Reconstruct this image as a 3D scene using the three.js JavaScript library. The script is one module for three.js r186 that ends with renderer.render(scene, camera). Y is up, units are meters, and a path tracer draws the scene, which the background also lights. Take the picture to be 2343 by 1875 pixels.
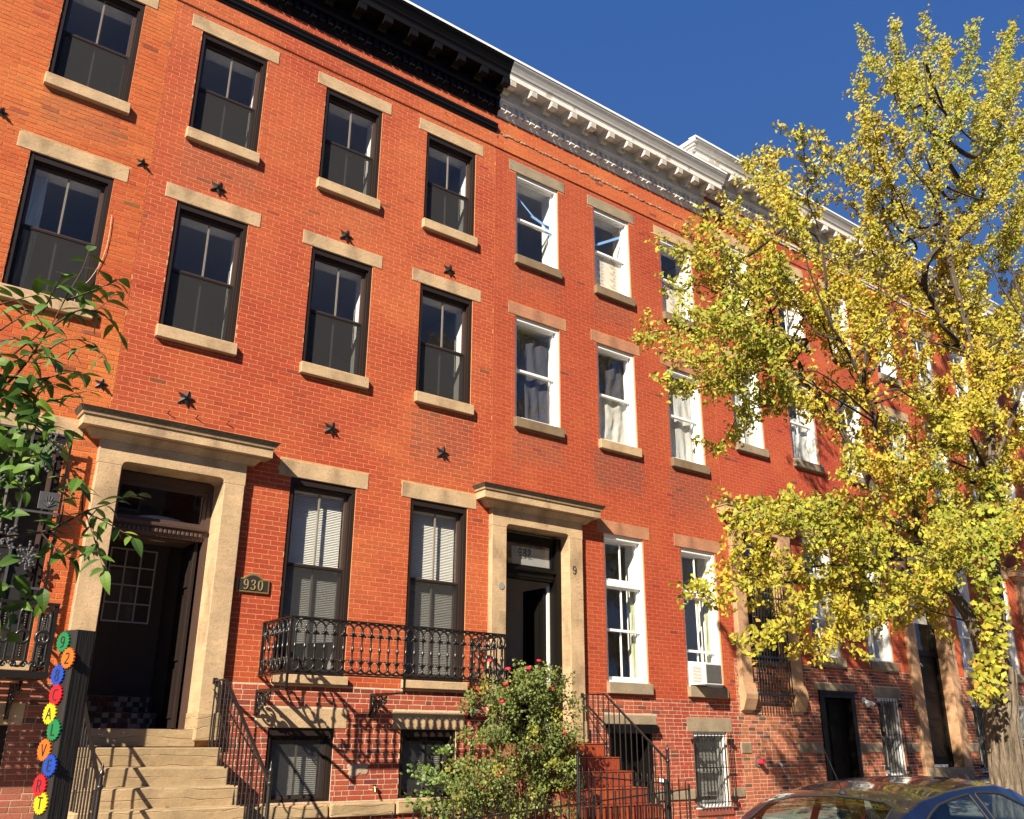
import * as THREE from 'three';
import { mergeGeometries } from 'three/addons/utils/BufferGeometryUtils.js';
import { RoundedBoxGeometry } from 'three/addons/geometries/RoundedBoxGeometry.js';
import { TextGeometry } from 'three/addons/geometries/TextGeometry.js';
import { FontLoader } from 'three/addons/loaders/FontLoader.js';

// ---------------------------------------------------------------- camera, sky, sun, exposure
// x runs along the house fronts, y is up (0 = the photographer's eye), z points from the house fronts to the street
const scene = new THREE.Scene();
const camera = new THREE.PerspectiveCamera(48.513, 1024 / 819, 0.1, 600);
camera.position.set(0, 0, 11.3);
camera.rotation.order = 'YXZ';
camera.rotation.set(0.348075, -0.646955, 0.00601);
scene.add(camera);

const renderer = new THREE.WebGLRenderer({ antialias: true });
renderer.setSize(1024, 819);
renderer.toneMapping = THREE.LinearToneMapping;
renderer.toneMappingExposure = 2.35;
renderer.shadowMap.enabled = true;

const SUN = new THREE.Vector3(-1.42, 1.085, 0.85).normalize();
const sun = new THREE.DirectionalLight(new THREE.Color().setRGB(1.0, 0.89, 0.70), 5.0);
sun.position.copy(SUN).multiplyScalar(60).add(new THREE.Vector3(12, 3, 0));
sun.target.position.set(12, 3, 0);
sun.castShadow = true;
sun.shadow.mapSize.set(4096, 4096);
Object.assign(sun.shadow.camera, { left: -30, right: 30, top: 30, bottom: -30, near: 1, far: 140 });
scene.add(sun, sun.target);
{ // clear autumn sky: deep blue overhead, paler towards the horizon
  const W = 256, H = 128, d = new Float32Array(W * H * 4);
  for (let j = 0; j < H; j++) {
    const el = ((j + 0.5) / H - 0.5) * Math.PI, s = Math.max(0, Math.sin(el));
    const t = Math.pow(1 - s, 3.0), g = el < 0 ? 1 : 0;
    const c = [0.0165 + 0.075 * t, 0.053 + 0.112 * t, 0.165 + 0.145 * t];
    for (let i = 0; i < W; i++) {
      const o = (j * W + i) * 4;
      for (let k = 0; k < 3; k++) d[o + k] = g ? [0.06, 0.056, 0.052][k] : c[k];
      d[o + 3] = 1;
    }
  }
  const t = new THREE.DataTexture(d, W, H, THREE.RGBAFormat, THREE.FloatType);
  t.mapping = THREE.EquirectangularReflectionMapping;
  t.magFilter = t.minFilter = THREE.LinearFilter;
  t.needsUpdate = true;
  scene.background = t;
  scene.environment = t;
}

// ---------------------------------------------------------------- helpers
let seedState = 7;
function seed(n) { seedState = n >>> 0; }
function rnd() { seedState = (seedState + 0x6D2B79F5) >>> 0; let t = seedState; t = Math.imul(t ^ (t >>> 15), t | 1); t ^= t + Math.imul(t ^ (t >>> 7), t | 61); return ((t ^ (t >>> 14)) >>> 0) / 4294967296; }
const rr = (a, b) => a + (b - a) * rnd();
const V = (x, y, z) => new THREE.Vector3(x, y, z);
const lerp = (a, b, t) => a + (b - a) * t;
const clamp = (v, a = 0, b = 1) => Math.min(b, Math.max(a, v));
const sstep = (a, b, x) => { const t = clamp((x - a) / (b - a)); return t * t * (3 - 2 * t); };

function hash(i, j, s) { let h = Math.imul(i, 374761393) + Math.imul(j, 668265263) + Math.imul(s, 1274126177); h = Math.imul(h ^ (h >>> 13), 1274126177); return ((h ^ (h >>> 16)) >>> 0) / 4294967296; }
function vnoise(x, y, p, s) { // value noise, tileable with period p
  const i = Math.floor(x), j = Math.floor(y), f = x - i, g = y - j, u = f * f * (3 - 2 * f), v = g * g * (3 - 2 * g);
  const m = (a) => ((a % p) + p) % p, h = (a, b) => hash(m(a), m(b), s);
  return lerp(lerp(h(i, j), h(i + 1, j), u), lerp(h(i, j + 1), h(i + 1, j + 1), u), v);
}
function fbm(x, y, p, s, oct = 5) { let a = 0.5, r = 0, n = 0; for (let o = 0; o < oct; o++) { r += a * vnoise(x, y, p, s + o * 17); n += a; a *= 0.5; x *= 2; y *= 2; p *= 2; } return r / n; }
function tex(size, fn, srgb = true) { // fn(u, v) -> grey or [r, g, b] in 0..1
  const d = new Uint8Array(size * size * 4);
  for (let j = 0; j < size; j++) for (let i = 0; i < size; i++) {
    const c = fn(i / size, j / size), o = (j * size + i) * 4, a = Array.isArray(c) ? c : [c, c, c];
    d[o] = clamp(a[0]) * 255; d[o + 1] = clamp(a[1]) * 255; d[o + 2] = clamp(a[2]) * 255; d[o + 3] = 255;
  }
  const t = new THREE.DataTexture(d, size, size, THREE.RGBAFormat);
  t.wrapS = t.wrapT = THREE.RepeatWrapping; t.magFilter = THREE.LinearFilter; t.minFilter = THREE.LinearFilter;
  if (srgb) t.colorSpace = THREE.SRGBColorSpace;
  t.needsUpdate = true;
  return t;
}
const repCache = new Map();
function rep(t, sx, sy = sx) { const key = t.uuid + '|' + sx + '|' + sy; if (repCache.has(key)) return repCache.get(key); const c = t.clone(); repCache.set(key, c); c.repeat.set(sx, sy); c.needsUpdate = true; return c; }

// shape collector: everything put into one Kit becomes ONE mesh
function clean(g) {
  g = g.index ? g.toNonIndexed() : g;
  for (const k of Object.keys(g.attributes)) if (!['position', 'normal', 'uv'].includes(k)) g.deleteAttribute(k);
  if (!g.attributes.uv) g.setAttribute('uv', new THREE.BufferAttribute(new Float32Array(g.attributes.position.count * 2), 2));
  return g;
}
function metreUV(g) { // uv in metres, from the side each face looks to
  const p = g.attributes.position, n = g.attributes.normal, u = g.attributes.uv;
  for (let i = 0; i < p.count; i++) {
    const ax = Math.abs(n.getX(i)), ay = Math.abs(n.getY(i)), az = Math.abs(n.getZ(i));
    if (az >= ax && az >= ay) u.setXY(i, p.getX(i), p.getY(i)); else if (ax >= ay) u.setXY(i, p.getZ(i), p.getY(i)); else u.setXY(i, p.getX(i), p.getZ(i));
  }
}
class Kit {
  constructor() { this.l = []; }
  add(g, m) { g = clean(g); if (m) g.applyMatrix4(m); this.l.push(g); return this; }
  box(x0, x1, y0, y1, z0, z1) { const g = new THREE.BoxGeometry(x1 - x0, y1 - y0, z1 - z0); g.translate((x0 + x1) / 2, (y0 + y1) / 2, (z0 + z1) / 2); return this.add(g); }
  rbox(x0, x1, y0, y1, z0, z1, r = 0.01, s = 1) { const g = new RoundedBoxGeometry(x1 - x0, y1 - y0, z1 - z0, s, r); g.translate((x0 + x1) / 2, (y0 + y1) / 2, (z0 + z1) / 2); return this.add(g); }
  quad(a, b, c, d) { const g = new THREE.BufferGeometry(); g.setAttribute('position', new THREE.Float32BufferAttribute([...a, ...b, ...c, ...a, ...c, ...d], 3)); g.computeVertexNormals(); return this.add(g); }
  cyl(a, b, r0, r1 = r0, n = 10) { const d = new THREE.Vector3().subVectors(b, a), L = d.length(); const g = new THREE.CylinderGeometry(r1, r0, L, n, 1); g.translate(0, L / 2, 0); g.applyQuaternion(new THREE.Quaternion().setFromUnitVectors(V(0, 1, 0), d.normalize())); g.translate(a.x, a.y, a.z); return this.add(g); }
  bar(a, b, w, h = w) { const d = new THREE.Vector3().subVectors(b, a), L = d.length(); const g = new THREE.BoxGeometry(w, h, L); const m = new THREE.Matrix4().lookAt(b, a, Math.abs(d.y) / L > 0.99 ? V(0, 0, 1) : V(0, 1, 0)); g.translate(0, 0, -L / 2); g.rotateY(Math.PI); g.applyMatrix4(m); g.translate(a.x, a.y, a.z); return this.add(g); }
  tube(pts, r, seg = pts.length * 3, n = 6, closed = false) { return this.add(new THREE.TubeGeometry(new THREE.CatmullRomCurve3(pts, closed), seg, r, n, closed)); }
  lathe(pts, n = 12, m) { return this.add(new THREE.LatheGeometry(pts.map(([r, y]) => new THREE.Vector2(r, y)), n), m); }
  sphere(c, r, n = 10) { const g = new THREE.SphereGeometry(r, n, Math.ceil(n * 0.7)); g.translate(c.x, c.y, c.z); return this.add(g); }
  prof(p, x0, x1) { // closed outline [[z, y] ...] drawn out along x
    const s = new THREE.Shape(p.map(([z, y]) => new THREE.Vector2(z, y))), g = new THREE.ExtrudeGeometry(s, { depth: x1 - x0, bevelEnabled: false });
    g.rotateY(-Math.PI / 2); g.scale(-1, 1, 1); g.translate(x0, 0, 0);
    // (z, y, depth) -> x = depth, z = z
    const q = g.attributes.position; const idx = g.index; if (!idx) for (let i = 0; i < q.count; i += 3) { for (const A of [q, g.attributes.normal, g.attributes.uv]) { const n = A.itemSize, t = []; for (let k = 0; k < n; k++) t.push(A.array[(i + 1) * n + k]); for (let k = 0; k < n; k++) { A.array[(i + 1) * n + k] = A.array[(i + 2) * n + k]; A.array[(i + 2) * n + k] = t[k]; } } }
    g.computeVertexNormals();
    return this.add(g);
  }
  frus(x0, x1, y0, y1, zb, p0, p1) { // moulding that returns on both sides: projection p0 at the bottom, p1 at the top
    const b = [[x0 - p0, y0, zb], [x1 + p0, y0, zb], [x1 + p0, y0, p0], [x0 - p0, y0, p0]], t = [[x0 - p1, y1, zb], [x1 + p1, y1, zb], [x1 + p1, y1, p1], [x0 - p1, y1, p1]];
    this.quad(b[3], b[2], t[2], t[3]); this.quad(b[0], b[3], t[3], t[0]); this.quad(b[2], b[1], t[1], t[2]); this.quad(t[3], t[2], t[1], t[0]); this.quad(b[0], b[1], b[2], b[3]);
    return this.quad(b[1], b[0], t[0], t[1]);
  }
  build(name, mat, parent, ud) {
    const g = this.l.length > 1 ? mergeGeometries(this.l) : this.l[0];
    if (!this.keepUV) metreUV(g);
    const m = new THREE.Mesh(g, mat); m.name = name; m.castShadow = m.receiveShadow = true;
    if (ud) Object.assign(m.userData, ud);
    if (parent) parent.add(m);
    return m;
  }
}
const K = () => new Kit();
const taken = {};
function numbered(n) { const k = taken[n] = (taken[n] ?? -1) + 1; return k ? n + '_' + String(k).padStart(3, '0') : n; }
function thing(name, label, category, group, pos = [0, 0, 0]) {
  const g = new THREE.Group(); g.name = numbered(name); g.position.set(...pos);
  g.userData = { label, category }; if (group) g.userData.group = group;
  scene.add(g); return g;
}
function tag(m, name, label, category, group) { m.name = numbered(name); Object.assign(m.userData, { label, category }); if (group) m.userData.group = group; scene.add(m); return m; }
function part(name, parent) { const g = new THREE.Group(); g.name = name; parent.add(g); return g; }
function copyOf(mesh, parent) { const c = new THREE.Mesh(mesh.geometry, mesh.material); c.name = mesh.name; c.castShadow = c.receiveShadow = true; parent.add(c); return c; }

// ---------------------------------------------------------------- procedural textures and materials
const grain = tex(512, (u, v) => { const a = fbm(u * 64, v * 64, 64, 3, 3), b = fbm(u * 16, v * 16, 16, 9, 4); const pit = a < 0.28 ? 0.12 : 0; return 0.80 + 0.16 * a + 0.12 * (b - 0.5) - pit; });
const grainBump = tex(512, (u, v) => fbm(u * 64, v * 64, 64, 3, 4), false);
const stoneMap = tex(1024, (u, v) => {
  const a = fbm(u * 8, v * 8, 8, 21, 6), f = fbm(u * 90, v * 90, 90, 5, 3), l = fbm(u * 5, v * 40, 5, 31, 4), st = sstep(0.58, 0.80, fbm(u * 5, v * 3, 5, 77, 6)) * 0.6;
  const sp = 0.10 * sstep(0.72, 0.85, fbm(u * 70, v * 70, 70, 63, 2));
  const k = 0.88 + 0.20 * (a - 0.5) + 0.10 * (f - 0.5) + 0.07 * (l - 0.5) - 0.20 * st - sp;
  return [k, k * (0.985 - 0.02 * st), k * (0.965 - 0.03 * st)];
});
const stoneBump = tex(512, (u, v) => 0.6 * fbm(u * 40, v * 40, 40, 5, 4) + 0.4 * fbm(u * 8, v * 20, 8, 31, 4), false);
const paintMap = tex(512, (u, v) => { const a = fbm(u * 12, v * 12, 12, 41, 5), f = fbm(u * 80, v * 80, 80, 45, 2), s = fbm(u * 40, v * 4, 4, 49, 4); return 0.93 + 0.06 * (a - 0.5) + 0.06 * (f - 0.5) + 0.05 * (s - 0.5); });
const peelMap = tex(512, (u, v) => { const a = fbm(u * 10, v * 10, 10, 141, 6), p = 0.5 * sstep(0.70, 0.76, a), f = fbm(u * 60, v * 60, 60, 45, 3); const k = 0.94 + 0.08 * (f - 0.5); return [lerp(k, 0.62, p), lerp(k, 0.56, p), lerp(k, 0.48, p)]; });
const concMap = tex(512, (u, v) => { const a = fbm(u * 6, v * 6, 6, 51, 6), f = fbm(u * 100, v * 100, 100, 55, 2); return 0.82 + 0.22 * (a - 0.5) + 0.2 * (f - 0.5); });
const layerBump = tex(512, (u, v) => { const w = v * 9 + 0.9 * fbm(u * 4, v * 4, 4, 133, 4), f = Math.abs((w % 1) - 0.5), gap = fbm(u * 6, v * 9, 3, 139, 3) > 0.5 ? 1 : 0.25; return 0.62 + 0.25 * (fbm(u * 30, v * 30, 30, 5, 4) - 0.5) - 0.55 * gap * (1 - sstep(0.0, 0.07, f)); }, false);
const layerMap = tex(512, (u, v) => { const l = fbm(u * 4, v * 22, 2, 131, 4), a = fbm(u * 6, v * 6, 6, 137, 5), f = fbm(u * 90, v * 90, 90, 5, 2); const k = 0.86 + 0.10 * (l - 0.5) + 0.26 * (a - 0.5) + 0.10 * (f - 0.5); return [k, k * 0.985, k * 0.96]; });
const barkMap = tex(512, (u, v) => { const a = fbm(u * 24, v * 5, 5, 61, 5), f = fbm(u * 60, v * 60, 60, 65, 3); const k = 0.45 + 0.75 * Math.pow(a, 1.2) + 0.2 * (f - 0.5); return [k, k * 0.97, k * 0.92]; });
const barkBump = tex(512, (u, v) => fbm(u * 24, v * 5, 5, 61, 5), false);
const rgb = (r, g, b) => new THREE.Color().setRGB(r, g, b);
const std = (c, o = {}) => new THREE.MeshStandardMaterial({ color: c, roughness: 0.8, ...o });
const phys = (c, o = {}) => new THREE.MeshPhysicalMaterial({ color: c, roughness: 0.5, ...o });
const stoneOpt = { map: rep(stoneMap, 0.55), bumpMap: rep(stoneBump, 2), bumpScale: 0.004, roughness: 0.92 };
const M = {
  stone: std(rgb(0.60, 0.43, 0.265), stoneOpt),
  stoneWarm: std(rgb(0.56, 0.34, 0.20), stoneOpt),
  stoneRed: std(rgb(0.50, 0.235, 0.135), stoneOpt),
  stoneGrey: std(rgb(0.36, 0.29, 0.205), stoneOpt),
  stoneBrown: std(rgb(0.26, 0.185, 0.115), stoneOpt),
  stoneStep: std(rgb(0.47, 0.345, 0.205), { map: rep(layerMap, 0.7, 0.9), bumpMap: rep(layerBump, 0.6, 1.1), bumpScale: 0.012, roughness: 0.95 }),
  stoneDark: std(rgb(0.10, 0.08, 0.055), stoneOpt),
  black: phys(rgb(0.0055, 0.0045, 0.004), { roughness: 0.5, specularIntensity: 0.4, map: rep(paintMap, 2), bumpMap: rep(grainBump, 1), bumpScale: 0.0012 }),
  brownBlack: phys(rgb(0.022, 0.014, 0.012), { roughness: 0.55, specularIntensity: 0.5, map: rep(paintMap, 2), bumpMap: rep(grainBump, 1), bumpScale: 0.001 }),
  brown: std(rgb(0.075, 0.042, 0.034), { roughness: 0.5, map: rep(paintMap, 2) }),
  sashGrey: std(rgb(0.20, 0.17, 0.15), { roughness: 0.5, map: rep(paintMap, 2) }),
  iron: phys(rgb(0.009, 0.0075, 0.007), { roughness: 0.42, specularIntensity: 0.8, clearcoat: 0.35, clearcoatRoughness: 0.2, bumpMap: rep(grainBump, 6), bumpScale: 0.0008 }),
  white: std(rgb(0.80, 0.79, 0.76), { roughness: 0.5, map: rep(paintMap, 1.5) }),
  vinyl: std(rgb(0.82, 0.82, 0.81), { roughness: 0.4 }),
  corniceWhite: std(rgb(0.70, 0.68, 0.64), { roughness: 0.7, map: rep(peelMap, 0.31) }),
  wallPaint: std(rgb(0.55, 0.54, 0.51), { roughness: 0.9 }),
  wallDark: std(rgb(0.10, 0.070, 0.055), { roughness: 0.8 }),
  ceiling: std(rgb(0.68, 0.67, 0.64), { roughness: 0.95 }),
  floorWood: std(rgb(0.16, 0.09, 0.05), { roughness: 0.5 }),
  roof: std(rgb(0.12, 0.12, 0.12), { roughness: 0.9, map: rep(concMap, 0.5) }),
  metalWhite: std(rgb(0.80, 0.80, 0.80), { roughness: 0.4 }),
  glass: new THREE.MeshPhysicalMaterial({ color: 0xffffff, transmission: 1, thickness: 0, roughness: 0.01, ior: 1.62 }),
  screen: new THREE.MeshStandardMaterial({ color: rgb(0.026, 0.026, 0.029), roughness: 0.9, transparent: true, opacity: 0.40 }),
  screenThin: new THREE.MeshStandardMaterial({ color: rgb(0.030, 0.030, 0.030), roughness: 0.9, transparent: true, opacity: 0.30 }),
  blind: std(rgb(0.72, 0.72, 0.68), { roughness: 0.6 }),
  brass: std(rgb(0.62, 0.42, 0.14), { metalness: 0.9, roughness: 0.3 }),
};
const font = await new FontLoader().loadAsync('fonts/droid/droid_serif_regular.typeface.json');
const fontSans = await new FontLoader().loadAsync('fonts/droid/droid_sans_regular.typeface.json');
function textGeo(s, size, depth, f = font) { const g = new TextGeometry(s, { font: f, size, depth, curveSegments: 4, bevelEnabled: false }); g.computeBoundingBox(); const b = g.boundingBox; g.translate(-(b.min.x + b.max.x) / 2, -(b.min.y + b.max.y) / 2, 0); return g; }
// ---------------------------------------------------------------- setting: sloping street
const slopeY = (x) => -1.25 + 0.06 * (x - 13.4);         // pavement level at the house fronts, rising along the street
const clampX = (x) => Math.max(-60, Math.min(120, x));
function sheet(x0, x1, z0, z1, dy, nx = 40) {
  const k = K();
  for (let i = 0; i < nx; i++) { const a = lerp(x0, x1, i / nx), b = lerp(x0, x1, (i + 1) / nx); k.quad([a, slopeY(a) + dy, z1], [b, slopeY(b) + dy, z1], [b, slopeY(b) + dy, z0], [a, slopeY(a) + dy, z0]); }
  return k;
}
const asph = std(rgb(0.055, 0.055, 0.056), { map: rep(concMap, 0.4), bumpMap: rep(grainBump, 2), bumpScale: 0.006, roughness: 0.95 });
const conc = std(rgb(0.42, 0.39, 0.35), { map: rep(concMap, 0.35), bumpMap: rep(grainBump, 2), bumpScale: 0.003, roughness: 0.95 });
const soilM = std(rgb(0.07, 0.05, 0.035), { map: rep(concMap, 0.7), bumpMap: rep(grainBump, 1), bumpScale: 0.03 });
const struct = (m, n) => { m.name = n; m.userData.kind = 'structure'; scene.add(m); return m; };
struct(sheet(-150, 200, -120, 140, -0.32, 4).build('ground', std(rgb(0.10, 0.095, 0.085), { map: rep(concMap, 0.2) })), 'ground');
struct(sheet(-60, 80, 5.65, 18.2, -0.16, 40).build('road', asph), 'road');
{ // pavement flags with open joints, kerb stones
  const g = struct(sheet(-60, 80, -0.5, 5.5, -0.02, 40).build('pavement', conc), 'pavement');
  for (let x = 8; x < 24; x += 1.2) for (let z = 2.62; z < 5.0; z += 1.06) {
    const k = K(), a = x + 0.006, b = x + 1.194; k.l = []; const y = (q) => slopeY(q);
    k.quad([a, y(a), z + 1.054], [b, y(b), z + 1.054], [b, y(b), z + 0.006], [a, y(a), z + 0.006]);
    k.build('paving_slab', conc, g);
  }
  const kerb = K(); for (let x = -30; x < 50; x += 1.8) kerb.quad([x, slopeY(x) + 0.002, 5.65], [x + 1.79, slopeY(x + 1.79) + 0.002, 5.65], [x + 1.79, slopeY(x + 1.79) + 0.002, 5.5], [x, slopeY(x) + 0.002, 5.5]).quad([x, slopeY(x) - 0.16, 5.65], [x + 1.79, slopeY(x + 1.79) - 0.16, 5.65], [x + 1.79, slopeY(x + 1.79) + 0.002, 5.65], [x, slopeY(x) + 0.002, 5.65]);
  struct(kerb.build('kerb', std(rgb(0.45, 0.43, 0.40), { map: rep(concMap, 0.8) })), 'kerb');
}

// ---------------------------------------------------------------- brickwork
const brickMat = std(rgb(1, 1, 1), { vertexColors: true, map: rep(grain, 2.2), bumpMap: rep(grainBump, 3), bumpScale: 0.003, roughness: 0.9 });
const unitBrick = (() => { // one full brick, 1 x 1 x 1, front edges eased
  const e = 0.02, f = 0.06, g = new THREE.BufferGeometry();
  const b = [[-.5, -.5, 0], [.5, -.5, 0], [.5, .5, 0], [-.5, .5, 0]], t = [[-.5 + e, -.5 + f, 1], [.5 - e, -.5 + f, 1], [.5 - e, .5 - f, 1], [-.5 + e, .5 - f, 1]];
  const P = []; const q = (a, b, c, d) => P.push(...a, ...b, ...c, ...a, ...c, ...d);
  q(t[0], t[1], t[2], t[3]); for (let i = 0; i < 4; i++) q(b[i], b[(i + 1) % 4], t[(i + 1) % 4], t[i]);
  g.setAttribute('position', new THREE.Float32BufferAttribute(P, 3)); g.computeVertexNormals();
  const uv = []; for (let i = 0; i < P.length; i += 3) uv.push(P[i] * 0.21, P[i + 1] * 0.06); g.setAttribute('uv', new THREE.Float32BufferAttribute(uv, 2));
  return g;
})();
// lays courses between x0..x1, y0..y1 round the holes; the nearest `singles` full bricks become parts, the rest one mass
function brickwork(wall, o) {
  const { x0, x1, y0, y1, zf = 0, pitch = 0.0641, len = 0.213, joint = 0.0075, holes, colour, singles = 0, headers = 0, wob = 0.0012, proud = 0.0018, sd } = o;
  seed(sd);
  const B = [];
  let row = 0;
  for (let y = y0; y < y1 - pitch * 0.4; y += pitch, row++) {
    const ya = y + joint / 2, yb = Math.min(y + pitch, y1) - joint / 2, ym = (ya + yb) / 2;
    let free = [[x0, x1]];
    for (const [a, b, c, d] of holes) if (ym > c && ym < d) free = free.flatMap(([s, e]) => (b <= s || a >= e) ? [[s, e]] : [[s, Math.min(a, e)], [Math.max(b, s), e]].filter(([p, q]) => q - p > 0.012));
    const allHead = headers && row % headers === 0;
    const L = allHead ? len / 2 : len;
    let start = Math.floor((x0 - 1) / L) * L + (row % 2 ? L / 2 : 0) + rr(-0.012, 0.012);
    const cuts = []; for (let x = start; x < x1 + L;) { cuts.push(x); x += (!allHead && o.mixed && rnd() < o.mixed) ? L / 2 : L * rr(0.985, 1.015); }
    for (const [s, e] of free) {
      for (let i = 0; i + 1 < cuts.length; i++) {
        let a = Math.max(cuts[i] + joint / 2, s + 0.001), b = Math.min(cuts[i + 1] - joint / 2, e - 0.001);
        if (b - a < 0.018) continue;
        const full = b - a > len - joint - 0.008;
        const w = rr(-wob, wob), z = proud * rr(0.75, 1.3);
        B.push({ a, b, ya: ya + w, yb: yb + w, z, c: colour((a + b) / 2, ym, allHead), full, d: (a + b) * (a + b) / 4 + ym * ym });
      }
    }
  }
  const solo = new Set(B.filter((b) => b.full && b.b > 0.1).sort((p, q) => p.d - q.d).slice(0, singles));
  const mats = [];
  for (const b of solo) {
    let m = mats.find((q) => Math.abs(q.c[0] - b.c[0]) < 0.02 && Math.abs(q.c[1] - b.c[1]) < 0.012);
    if (!m) { m = { c: b.c, m: std(rgb(...b.c), { map: brickMat.map, bumpMap: brickMat.bumpMap, bumpScale: 0.003, roughness: 0.9 }) }; if (mats.length < 24) mats.push(m); else m = mats[Math.floor(rnd() * 24)]; }
    const q = new THREE.Mesh(unitBrick, m.m); q.name = 'brick'; q.castShadow = q.receiveShadow = true;
    q.position.set((b.a + b.b) / 2, (b.ya + b.yb) / 2, zf); q.scale.set(b.b - b.a, b.yb - b.ya, b.z); wall.add(q);
  }
  const R = B.filter((b) => !solo.has(b)), n = R.length, P = new Float32Array(n * 60), N = new Float32Array(n * 60), C = new Float32Array(n * 60), U = new Float32Array(n * 40), I = new Uint32Array(n * 30);
  const nf = [[0, 0, 1], [0, -0.95, 0.3], [0.95, 0, 0.3], [0, 0.95, 0.3], [-0.95, 0, 0.3]];
  R.forEach((b, k) => {
    const e = 0.0025, f = 0.002, zb = zf, zt = zf + b.z, uo = rnd() * 3, vo = rnd() * 3;
    const bo = [[b.a, b.ya, zb], [b.b, b.ya, zb], [b.b, b.yb, zb], [b.a, b.yb, zb]], to = [[b.a + e, b.ya + f, zt], [b.b - e, b.ya + f, zt], [b.b - e, b.yb - f, zt], [b.a + e, b.yb - f, zt]];
    const faces = [[to[0], to[1], to[2], to[3]], ...[0, 1, 2, 3].map((i) => [bo[i], bo[(i + 1) % 4], to[(i + 1) % 4], to[i]])];
    faces.forEach((q, fi) => q.forEach((p, vi) => {
      const o3 = (k * 20 + fi * 4 + vi) * 3, o2 = (k * 20 + fi * 4 + vi) * 2;
      P.set(p, o3); N.set(nf[fi], o3); C.set(b.c, o3); U[o2] = p[0] - b.a + uo; U[o2 + 1] = p[1] - b.ya + vo;
    }));
    for (let fi = 0; fi < 5; fi++) { const v = k * 20 + fi * 4, o = k * 30 + fi * 6; I.set([v, v + 1, v + 2, v, v + 2, v + 3], o); }
  });
  const g = new THREE.BufferGeometry();
  g.setAttribute('position', new THREE.BufferAttribute(P, 3)); g.setAttribute('normal', new THREE.BufferAttribute(N, 3)); g.setAttribute('color', new THREE.BufferAttribute(C, 3)); g.setAttribute('uv', new THREE.BufferAttribute(U, 2)); g.setIndex(new THREE.BufferAttribute(I, 1));
  const m = new THREE.Mesh(g, brickMat); m.name = 'brickwork'; m.userData.kind = 'stuff'; m.castShadow = m.receiveShadow = true; wall.add(m);
}
function slabWithHoles(x0, x1, y0, y1, z0, z1, holes) { // solid wall cut round its openings, band by band
  const ys = [...new Set([y0, y1, ...holes.flatMap((h) => [h[2], h[3]])].filter((y) => y >= y0 && y <= y1))].sort((p, q) => p - q), k = K();
  for (let i = 0; i + 1 < ys.length; i++) {
    const c = ys[i], d = ys[i + 1], m = (c + d) / 2; if (d - c < 1e-4) continue;
    let free = [[x0, x1]];
    for (const h of holes) if (m > h[2] && m < h[3]) free = free.flatMap(([s, e]) => (h[1] <= s || h[0] >= e) ? [[s, e]] : [[s, Math.min(h[0], e)], [Math.max(h[1], s), e]].filter(([p, q]) => q - p > 1e-4));
    for (const [p, q] of free) k.box(p, q, c, d, z0, z1);
  }
  return k;
}
// brick colours: fired clay varies brick by brick and in broad patches; soot and wash-off sit where the photograph shows them
function clay(base, vary, dark, patch, stains = []) {
  return (x, y, head) => {
    let k = 1 + vary * (rnd() + rnd() - 1), hue = 1 + 0.08 * (rnd() - 0.5);
    let c = [base[0] * k, base[1] * k * hue, base[2] * k * hue];
    if (rnd() < dark.share) c = dark.c.map((v) => v * rr(0.7, 1.2));
    const n = vnoise(x * 0.9 + 40, y * 0.9 + 40, 1e6, patch.s) * 0.6 + vnoise(x * 2.7 + 40, y * 2.7 + 40, 1e6, patch.s + 1) * 0.4;
    const t = clamp((n - 0.5) * patch.k, -0.35, 0.35);
    c = [c[0] * (1 + 0.35 * t), c[1] * (1 + 1.1 * t), c[2] * (1 + 1.0 * t)];
    for (const s of stains) if (x > s[0] && x < s[1] && y > s[2] && y < s[3]) { const e = Math.min((x - s[0]) / 0.12, (s[1] - x) / 0.12, (y - s[2]) / (0.35 * (s[3] - s[2])), 1) * (0.55 + 0.45 * rnd()) * s[4]; c = c.map((v, i) => lerp(v, [0.20, 0.07, 0.05][i], clamp(e))); }
    return c;
  };
}
// ---------------------------------------------------------------- windows
const slatGeo = (w) => new THREE.BoxGeometry(w, 0.0016, 0.024);
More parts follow.
